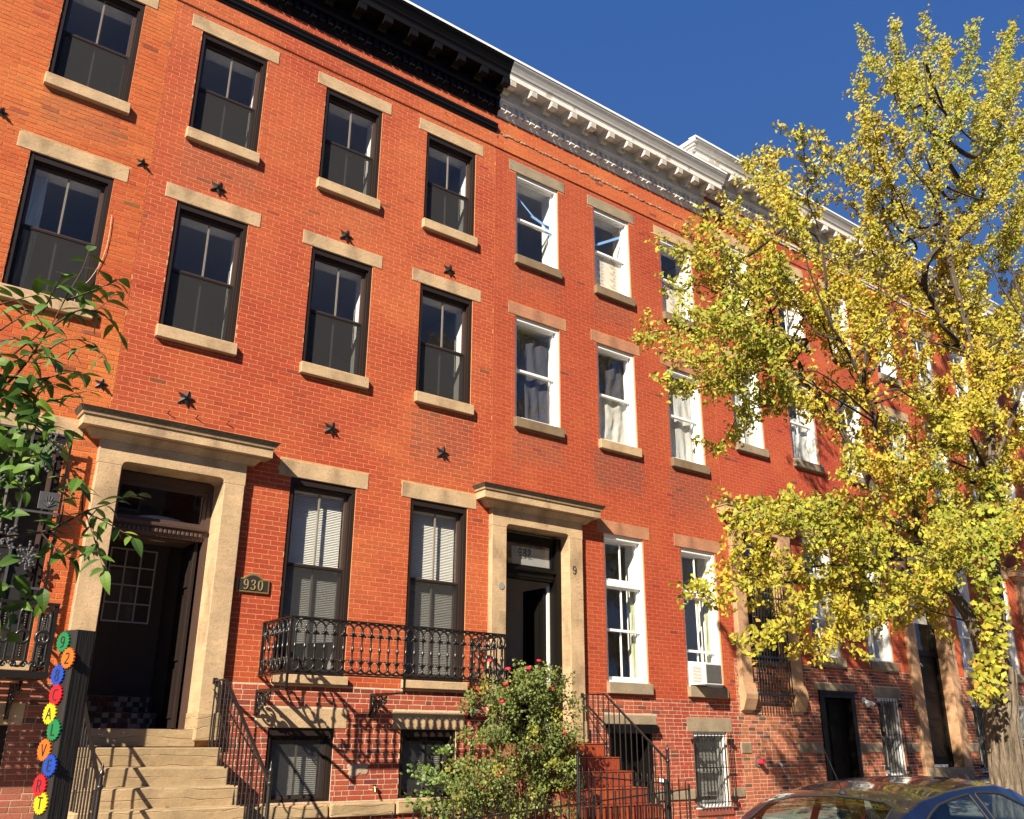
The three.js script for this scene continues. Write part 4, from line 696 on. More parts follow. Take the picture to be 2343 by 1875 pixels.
{ // number 928's heavier balcony
  const t = thing('balcony', 'heavy black iron balcony with ring motifs at the orange house', 'balcony');
  const x0 = -0.2, x1 = 2.02, zf = 0.80, yb = 0.60, yt = 1.27;
  const motif = (() => { const k = K(), s = 0.085; const ring = new THREE.TorusGeometry(0.062, 0.017, 8, 24); ring.translate(0, 0.33, 0); k.add(ring);
    for (const q of [-1, 1]) { const p = []; for (let i = 0; i <= 12; i++) { const a = Math.PI * i / 12; p.push(V(s * 0.62 * Math.cos(a), 0.55 + 0.07 * Math.sin(a), 0)); } if (q > 0) { k.tube([V(-s * 0.62, 0.36, 0), ...p.reverse(), V(s * 0.62, 0.36, 0)], 0.014, 40, 6); } else k.tube([V(-s * 0.62, 0.30, 0), ...p.map((v) => V(-v.x, 0.66 - v.y, 0)), V(s * 0.62, 0.30, 0)], 0.014, 40, 6);
      const sc = []; for (let i = 0; i <= 16; i++) { const a = i / 16 * 7, r = 0.038 * (1 - 0.7 * i / 16); sc.push(V(q * (0.05 + r * Math.cos(a)), 0.06 + r * Math.sin(a), 0.01)); } k.tube(sc, 0.01, 30, 5); }
    for (let i = 0; i < 5; i++) k.sphere(V(0, 0.14 + i * 0.025, 0.006), 0.016 - i * 0.001, 6); for (let i = 0; i < 5; i++) k.sphere(V(0, 0.44 + i * 0.025, 0.006), 0.013 + i * 0.001, 6); return k.build('ornament', M.iron); })();
  for (let i = 0; i < 12; i++) { const c = copyOf(motif, t); c.position.set(lerp(x0 + 0.1, x1 - 0.09, i / 11), yb + 0.02, zf); }
  for (let i = 0; i < 4; i++) { const c = copyOf(motif, t); c.position.set(x1, yb + 0.02, 0.12 + i * 0.19); c.rotation.y = Math.PI / 2; }
  for (const [y, h, n] of [[yt, 0.03, 'top_rail'], [yb - 0.05, 0.06, 'bottom_rail']]) K().box(x0, x1 + 0.02, y, y + h, zf - 0.03, zf + 0.03).box(x1 - 0.02, x1 + 0.02, y, y + h, 0, zf - 0.03).build(n, M.iron, t);
  K().box(x1 - 0.018, x1 + 0.018, yb, yt, zf - 0.018, zf + 0.018).build('corner_post', M.iron, t);
  for (let i = 0; i < 14; i++) { const z = 0.03 + i * 0.055; K().box(x0, x1 - 0.02, yb - 0.045, yb - 0.03, z, z + 0.03).build('floor_slat', M.iron, t); }
  scrollBracket(t, 1.86, yb - 0.055, 0.38, 0.5, M.iron); scrollBracket(t, 0.3, yb - 0.055, 0.38, 0.5, M.iron);
}
{ // openwork iron grille with leaf sprays before 928's first-floor window
  const t = thing('window_grille', 'cast iron trellis with leaf sprays before the orange house window', 'grille');
  const z = 0.16, m = std(rgb(0.075, 0.075, 0.08), { roughness: 0.45, metalness: 0.2 });
  seed(88);
  for (const x of [0.86, 1.22, 1.58, 1.99]) K().box(x - 0.012, x + 0.012, 1.2, 3.32, z - 0.012, z + 0.012).build('upright', x > 1.9 ? M.iron : m, t);
  for (const y of [1.52, 2.36, 3.28]) K().box(0.86, 1.99, y - 0.012, y + 0.012, z - 0.014, z + 0.014).build('cross_bar', m, t);
  for (const [cx, cy] of [[1.72, 2.95], [1.45, 2.74], [1.1, 2.9], [1.78, 3.17], [1.50, 2.05], [1.15, 2.1], [1.42, 1.72], [1.75, 1.86], [1.1, 1.7]]) { const k = K(); for (let i = 0; i < 11; i++) { const a = i / 11 * Math.PI * 2 + rr(-0.2, 0.2), L = rr(0.09, 0.16); const A = V(cx, cy, z), B = V(cx + Math.cos(a) * L, cy + Math.sin(a) * L, z + rr(-0.01, 0.03)); k.cyl(A, B, 0.006, 0.005, 5); for (let j = 0; j < 3; j++) { const g = new THREE.SphereGeometry(0.017, 6, 5); g.scale(1, 1, 0.6); const q = A.clone().lerp(B, 0.5 + 0.25 * j); g.translate(q.x + rr(-0.014, 0.014), q.y + rr(-0.014, 0.014), q.z); k.add(g); } } k.build('leaf_spray', m, t); }
  { const k = K(); k.rbox(1.76, 1.97, 2.40, 2.60, z - 0.01, z + 0.012, 0.004); for (let i = 0; i < 7; i++) { const a = Math.PI * (0.1 + 0.8 * i / 6); k.cyl(V(1.865, 2.43, z + 0.014), V(1.865 + 0.085 * Math.cos(a), 2.43 + 0.13 * Math.sin(a), z + 0.016), 0.009, 0.003, 5); } k.build('leaf_plate', m, t); }
}
// ---------------------------------------------------------------- stoops
function ruggedBox(x0, x1, y0, y1, z0, z1, amp, sd) {
  const g = new RoundedBoxGeometry(x1 - x0, y1 - y0, z1 - z0, 6, 0.018), p = g.attributes.position;
  for (let i = 0; i < p.count; i++) { const X = p.getX(i), Y = p.getY(i), Z = p.getZ(i), n = fbm(X * 2.2 + sd * 7.1 + 50, Y * 22 + Z * 3 + sd * 3.3 + 50, 1e6, 5, 4) - 0.5; p.setXYZ(i, X + n * amp * 0.5, Y + (Y > 0 ? n * amp * 0.5 : 0), Z + n * amp * (Z > 0 ? 1.4 : 0)); }
  g.computeVertexNormals(); g.translate((x0 + x1) / 2, (y0 + y1) / 2, (z0 + z1) / 2); return g;
}
{
  const t = thing('stone_stoop', 'worn sandstone front steps leading up to the open doorway', 'steps');
  const tops = [-0.11, -0.305, -0.49, -0.68, -0.87, -1.06, -1.25, -1.44, -1.63], fr = [0.43, 0.72, 1.06, 1.34, 1.63, 1.92, 2.21, 2.5, 2.79];
  tops.forEach((y, i) => { K().add(ruggedBox(2.36, 4.07, y - (i < 8 ? 0.205 : 0.3), y, -0.02 + (i > 0 ? fr[i - 1] - 0.06 : 0), fr[i], 0.022, i)).build('step', M.stoneStep, t); });
}
const finial = (k, x, y, z, s = 1) => k.lathe([[0, 0.16 * s], [0.006 * s, 0.145 * s], [0.014 * s, 0.12 * s], [0.012 * s, 0.10 * s], [0.024 * s, 0.075 * s], [0.027 * s, 0.06 * s], [0.014 * s, 0.045 * s], [0.02 * s, 0.025 * s], [0.016 * s, 0]].reverse(), 10, new THREE.Matrix4().makeTranslation(x, y, z));
function stairRail(label, x, flatY, z0, z1, zN, yN, tops, fronts, topFin, group) {
  const t = thing('stair_railing', label, 'railing', group);
  const at = (z) => z < z1 ? flatY : lerp(flatY, yN, (z - z1) / (zN - z1));
  K().bar(V(x, flatY, z0), V(x, flatY, z1 + 0.01), 0.034, 0.02).bar(V(x, flatY, z1), V(x, yN, zN), 0.034, 0.02).build('handrail', M.iron, t);
  const ground = (z) => { for (let i = 0; i < fronts.length; i++) if (z < fronts[i]) return tops[i]; return tops[tops.length - 1] - 0.19; };
  for (let z = z0 + 0.04; z < zN - 0.05; z += 0.115) K().cyl(V(x, ground(z) - 0.01, z), V(x, at(z), z), 0.0095, 0.0095, 6).build('baluster', M.iron, t);
  K().bar(V(x, flatY - 0.10, z0), V(x, lerp(flatY, yN, 0.62), lerp(z1, zN, 0.55) * 0.5 + z0 * 0.5), 0.012).build('brace', M.iron, t);
  const k = K(); k.cyl(V(x, ground(zN) - 0.02, zN), V(x, topFin - 0.14, zN), 0.021, 0.021, 10); finial(k, x, topFin - 0.15, zN, 1.05); k.sphere(V(x, yN, zN), 0.032, 10); k.build('newel', M.iron, t);
  K().box(x - 0.025, x + 0.025, flatY - 0.03, flatY + 0.03, 0.0, z0 + 0.03).build('wall_bracket', M.iron, t);
}
{
  const tops = [-0.11, -0.305, -0.49, -0.68, -0.87, -1.06, -1.25], fr = [0.43, 0.72, 1.06, 1.34, 1.63, 1.92, 2.21];
  stairRail('black iron handrail on the plaque side of the worn sandstone steps', 4.02, 0.64, 0.10, 0.48, 1.98, -0.43, tops, fr, -0.235, 'handrails of the sandstone steps');
  stairRail('black iron handrail beside the orange house on the sandstone steps', 2.40, 0.64, 0.10, 0.48, 1.98, -0.43, tops, fr, -0.235, 'handrails of the sandstone steps');
}
{ // 932: red quarry tile stoop
  const t = thing('tiled_stoop', 'red quarry tile steps up to the black doorway', 'steps');
  const tops = [-0.05, -0.237, -0.417, -0.625, -0.825, -1.01, -1.2, -1.39], fr = [0.55, 0.87, 1.15, 1.41, 1.65, 1.9, 2.15, 2.4], x0 = 8.28, x1 = 9.90;
  seed(12); const tm = [0, 1, 2, 3].map((i) => phys(rgb(0.30 + 0.035 * i, 0.055 + 0.008 * i, 0.026), { roughness: 0.38, map: rep(grain, 1.5), clearcoat: 0.2, clearcoatRoughness: 0.4 })); const grout = std(rgb(0.20, 0.06, 0.035));
  tops.forEach((y, i) => {
    const zb = i ? fr[i - 1] : 0.0, yb = i + 1 < tops.length ? tops[i + 1] : y - 0.3;
    K().box(x0, x1, -1.6, y - 0.012, i ? zb + 0.0 : -0.0, fr[i] - 0.012).build('step_body', grout, t);
    const n = 10, w = (x1 - x0) / n;
    for (let j = 0; j < n; j++) { const a = x0 + j * w + 0.004, b = x0 + (j + 1) * w - 0.004; K().rbox(a, b, yb + 0.004, y - 0.004, fr[i] - 0.011, fr[i], 0.004).build('riser_tile', tm[Math.floor(rnd() * 4)], t); K().rbox(a, b, y - 0.011, y, (i ? zb : 0.12) + 0.004, fr[i] + 0.012, 0.005).build('tread_tile', tm[Math.floor(rnd() * 4)], t); }
  });
  stairRail('black iron handrail running down past the basement door of the tiled steps', 9.87, 0.655, 0.08, 0.62, 1.86, -0.27, tops, fr, -0.045, 'handrails of the tiled steps');
}
// ---------------------------------------------------------------- front fence and stair gate
function fence(name, label, cat, A, B, n, hTop, hBot, up0, tall) {
  const t = thing(name, label, cat), d = new THREE.Vector3().subVectors(B, A), u = d.clone().normalize();
  K().bar(A, B, 0.028, 0.016).build('top_rail', M.iron, t); K().bar(V(A.x, A.y - hBot, A.z), V(B.x, B.y - hBot, B.z), 0.028, 0.016).build('bottom_rail', M.iron, t);
  for (let i = 0; i < n; i++) { const p = A.clone().lerp(B, (i + 0.5) / n), h = tall && i % tall === 0 ? up0 * 1.4 : up0; const k = K(); k.cyl(V(p.x, p.y - hBot - 0.06, p.z), V(p.x, p.y + h - 0.02, p.z), 0.0095, 0.0095, 6).cyl(V(p.x, p.y + h - 0.02, p.z), V(p.x, p.y + h + 0.015, p.z), 0.0095, 0.003, 6); k.build('picket', M.iron, t); }
  for (const p of [A, B]) K().cyl(V(p.x, p.y - hBot - 0.45, p.z), V(p.x, p.y + up0 * 0.6, p.z), 0.016, 0.016, 8).build('post', M.iron, t);
  return t;
}
fence('iron_fence', 'low black iron picket fence along the front of the rose bed', 'fence', V(4.3, -0.975, 2.05), V(10.06, -0.625, 2.05), 44, 0.1, 0.62, 0.11, 2);
fence('stair_gate', 'sagging black picket gate across the red tile steps', 'gate', V(8.22, -0.43, 1.89), V(9.80, -0.555, 1.89), 15, 0.1, 0.52, 0.09, 0);
K().cyl(V(8.22, -1.4, 1.86), V(8.22, -0.17, 1.86), 0.02, 0.02, 8).sphere(V(8.22, -0.16, 1.86), 0.03, 8).build('gate_post', M.iron, scene.children[scene.children.length - 1]);
guard('barred basement window beside the fence with a heart-shaped scroll', 12.47, 13.33, -1.03, 0.12, 0.10, 11, true);
guard('barred basement window between the ajar door and the tall black door', 18.22, 18.95, -0.62, 0.84, 0.07, 8, false);
guard('barred basement window beside the tree trunk', 22.1, 22.82, -0.62, 0.84, 0.07, 8, false);
{ // brick sill under the barred window
  seed(3); const t = part('brick_sill', h932); for (let i = 0; i < 16; i++) K().rbox(12.44 + i * 0.058, 12.44 + i * 0.058 + 0.052, -1.185, -1.08, -0.1, 0.035, 0.004).build('sill_brick', std(rgb(0.28 * rr(0.8, 1.2), 0.07, 0.045), { map: rep(grain, 2) }), t); K().box(12.44, 13.365, -1.08, -1.062, -0.1, 0.02).build('sill_board', M.vinyl, t);
}
{ // window air conditioner
  const t = thing('air_conditioner', 'white window air conditioner hanging out over the stone sill', 'air conditioner', null, [12.50, 0.905, 0]);
  const w = 0.44, h = 0.36, z1 = 0.33; const am = std(rgb(0.72, 0.71, 0.68), { roughness: 0.45, map: rep(paintMap, 3) }), slot = std(rgb(0.16, 0.16, 0.155));
  K().rbox(0, w, 0, h, -0.12, z1, 0.012, 2).build('casing', am, t);
  for (let i = 0; i < 11; i++) { const y = 0.05 + i * 0.024; K().box(-0.003, 0.001, y, y + 0.011, 0.05, 0.25).build('side_slot', slot, t); }
  K().rbox(0.03, w - 0.02, 0.025, h - 0.025, z1 - 0.01, z1 + 0.006, 0.014, 2).build('coil_grille', std(rgb(0.13, 0.125, 0.12), { roughness: 0.55, map: rep(concMap, 6), bumpMap: rep(grainBump, 30), bumpScale: 0.002 }), t);
  K().box(-0.06, 0.84, h + 0.001, h + 0.05, -0.16, -0.06).build('mounting_rail', M.vinyl, t);
  K().box(w + 0.002, 0.82, 0.0, h, -0.14, -0.11).build('filler_panel', M.vinyl, t);
}
// small fittings on the walls
{
  const cam = (x, y, label) => { const t = thing('security_light', label, 'light', null, [x, y, 0.006]); K().cyl(V(0, 0, 0), V(0, 0, 0.03), 0.06, 0.055, 16).build('base_plate', M.vinyl, t); for (const s of [-1, 1]) K().cyl(V(s * 0.02, 0, 0.03), V(s * 0.07, -0.05, 0.12), 0.02, 0.02, 8).cyl(V(s * 0.055, -0.035, 0.09), V(s * 0.11, -0.10, 0.17), 0.03, 0.045, 12).build('lamp_head', M.vinyl, t); };
  cam(17.66, 0.80, 'white twin floodlight fitting above the ajar basement door corner');
  { const t = thing('security_camera', 'small white camera on brick beside the tiled steps railing', 'camera', null, [11.62, -0.62, 0.006]); K().cyl(V(0, 0, 0), V(0, 0, 0.03), 0.035, 0.03, 12).build('mount', M.vinyl, t); K().cyl(V(0, 0.0, 0.03), V(0.05, -0.05, 0.14), 0.035, 0.035, 12).build('body', M.vinyl, t); }
  { const t = thing('hose_bib', 'red capped pipe fitting on a round wall plate', 'tap', null, [14.12, -0.35, 0.006]); K().cyl(V(0, 0, 0), V(0, 0, 0.02), 0.09, 0.09, 20).build('wall_plate', std(rgb(0.12, 0.11, 0.10), { roughness: 0.6 }), t); K().cyl(V(0.01, 0, 0.02), V(0.01, 0, 0.14), 0.05, 0.05, 14).build('red_cap', std(rgb(0.45, 0.03, 0.05), { roughness: 0.5 }), t); }
  { const t = thing('vent_pipe', 'short grey pipe elbow poking out of the mixed brick', 'pipe', null, [14.63, -0.39, 0.006]); K().tube([V(0, 0, 0), V(0, 0, 0.09), V(0, -0.03, 0.13), V(0.0, -0.09, 0.14)], 0.025, 16, 10).build('pipe', std(rgb(0.3, 0.29, 0.27), { metalness: 0.6, roughness: 0.5 }), t); }
  { const t = thing('vent_pipe', 'thin metal pipe stub between the red cap and the ajar door', 'pipe', null, [15.72, -0.47, 0.006]); K().cyl(V(0, 0, 0), V(0, 0, 0.12), 0.02, 0.02, 10).build('pipe', std(rgb(0.4, 0.38, 0.35), { metalness: 0.6, roughness: 0.5 }), t); }
  { const t = thing('wall_tap', 'brass garden tap on brick between the lower blind windows', 'tap', null, [6.29, -0.60, 0.006]); K().cyl(V(0, 0, 0), V(0, 0, 0.07), 0.012, 0.012, 8).cyl(V(0, 0.01, 0.06), V(0, -0.05, 0.085), 0.013, 0.011, 8).build('spout', M.brass, t); K().cyl(V(0, 0.02, 0.055), V(0, 0.035, 0.055), 0.026, 0.026, 8).build('wheel', M.iron, t); }
  seed(9); const k = K(); for (let i = 0; i < 14; i++) { const g = new THREE.IcosahedronGeometry(rr(0.03, 0.06), 1); g.scale(1.3, 0.8, 0.12); g.translate(6.05 + rr(-0.11, 0.13), -0.37 + rr(-0.06, 0.05), 0.008); k.add(g); } k.build('mortar_patch', std(rgb(0.55, 0.42, 0.32), { roughness: 1, map: rep(stoneMap, 2) }), h930);
  { const p = [[2.01, 6.35], [2.02, 6.0], [1.99, 5.7], [1.90, 5.4], [1.80, 5.2], [1.72, 4.7]].map(([x, y]) => V(x, y, 0.02)); tag(K().tube(p, 0.004, 40, 6).build('cable', std(rgb(0.6, 0.45, 0.33))), 'wall_cable', 'thin pale cable hanging down the orange brick wall', 'cable'); }
  { const k = K(); for (const [x, y] of [[3.06, 3.86], [3.42, 3.87], [3.83, 3.88], [7.0, 10.3]]) k.cyl(V(x, y, 0), V(x + 0.01, y + 0.03, 0.06), 0.006, 0.006, 5); k.build('nail', M.iron, h930); }
}
{ // address post with coloured gears
  const t = thing('address_post', 'black wooden post with bright gear tiles spelling 928 CALVERT', 'sign post', null, [1.535, 0, 4.25]);
  const A = 0.38; t.rotation.y = A; // its lettered side turned towards the sun
  const w = 0.075;
  K().rbox(-w, w, -2.2, 0.70, -w, w, 0.006).build('post', std(rgb(0.016, 0.014, 0.013), { roughness: 0.75, map: rep(barkMap, 3, 0.6), bumpMap: rep(barkBump, 3, 0.6), bumpScale: 0.006 }), t);
  const gear = (() => { const s = new THREE.Shape(), n = 18, R = 0.071, r = 0.063; for (let i = 0; i < n * 4; i++) { const a = i / (n * 4) * Math.PI * 2, q = i % 4 < 2 ? R : r; i ? s.lineTo(Math.cos(a) * q, Math.sin(a) * q) : s.moveTo(q, 0); } return new THREE.ExtrudeGeometry(s, { depth: 0.012, bevelEnabled: false }); })();
  const cols = { g: rgb(0.006, 0.16, 0.05), o: rgb(0.60, 0.12, 0.006), b: rgb(0.005, 0.045, 0.34), r: rgb(0.47, 0.004, 0.012), y: rgb(0.62, 0.44, 0.004) }, mats = {}; for (const c in cols) mats[c] = std(cols[c], { roughness: 0.55, map: rep(paintMap, 4) });
  const let_ = std(rgb(0.02, 0.02, 0.02), { roughness: 0.5 });
  [['9', 'g', -1], ['2', 'o', 1], ['8', 'b', -1], ['C', 'r', -0.6], ['A', 'y', -1.4], ['L', 'g', 0.4], ['V', 'o', -1.2], ['E', 'b', 0.9], ['R', 'r', -0.8], ['T', 'y', 0.2]].forEach(([c, col, s], i) => {
    const g = part('gear_tile', t); g.position.set(-w - 0.003, 0.62 - [0, 0.113, 0.222, 0.352, 0.474, 0.578, 0.705, 0.80, 0.925, 1.03][i], -0.01 + s * 0.042); g.rotation.y = -Math.PI / 2;
    K().add(gear.clone()).build('gear', mats[col], g); const q = textGeo(c, 0.075, 0.003, fontSans); q.translate(0, 0, 0.013); K().add(q).build('letter', let_, g);
  });
}
{ // stone ball urn in the rose bed
  const t = thing('garden_urn', 'weathered round-bellied stone urn half hidden in the rose bush', 'urn', null, [7.66, -1.68, 1.0]);
  K().lathe([[0, 0], [0.16, 0], [0.16, 0.05], [0.09, 0.10], [0.08, 0.55], [0.11, 0.62], [0.20, 0.75], [0.235, 0.92], [0.21, 1.06], [0.13, 1.14], [0.09, 1.17], [0, 1.18]], 28).build('urn_body', M.stoneWarm, t);
  K().lathe([[0.08, 1.15], [0.15, 1.16], [0.16, 1.20], [0.12, 1.22], [0, 1.225]], 24).build('urn_rim', M.stoneWarm, t);
}
tag(K().rbox(4.3, 10.05, -2.1, -1.55, 0.02, 2.0, 0.05, 3).build('bed', soilM), 'garden_bed', 'dark soil bed behind the front picket fence', 'garden bed');
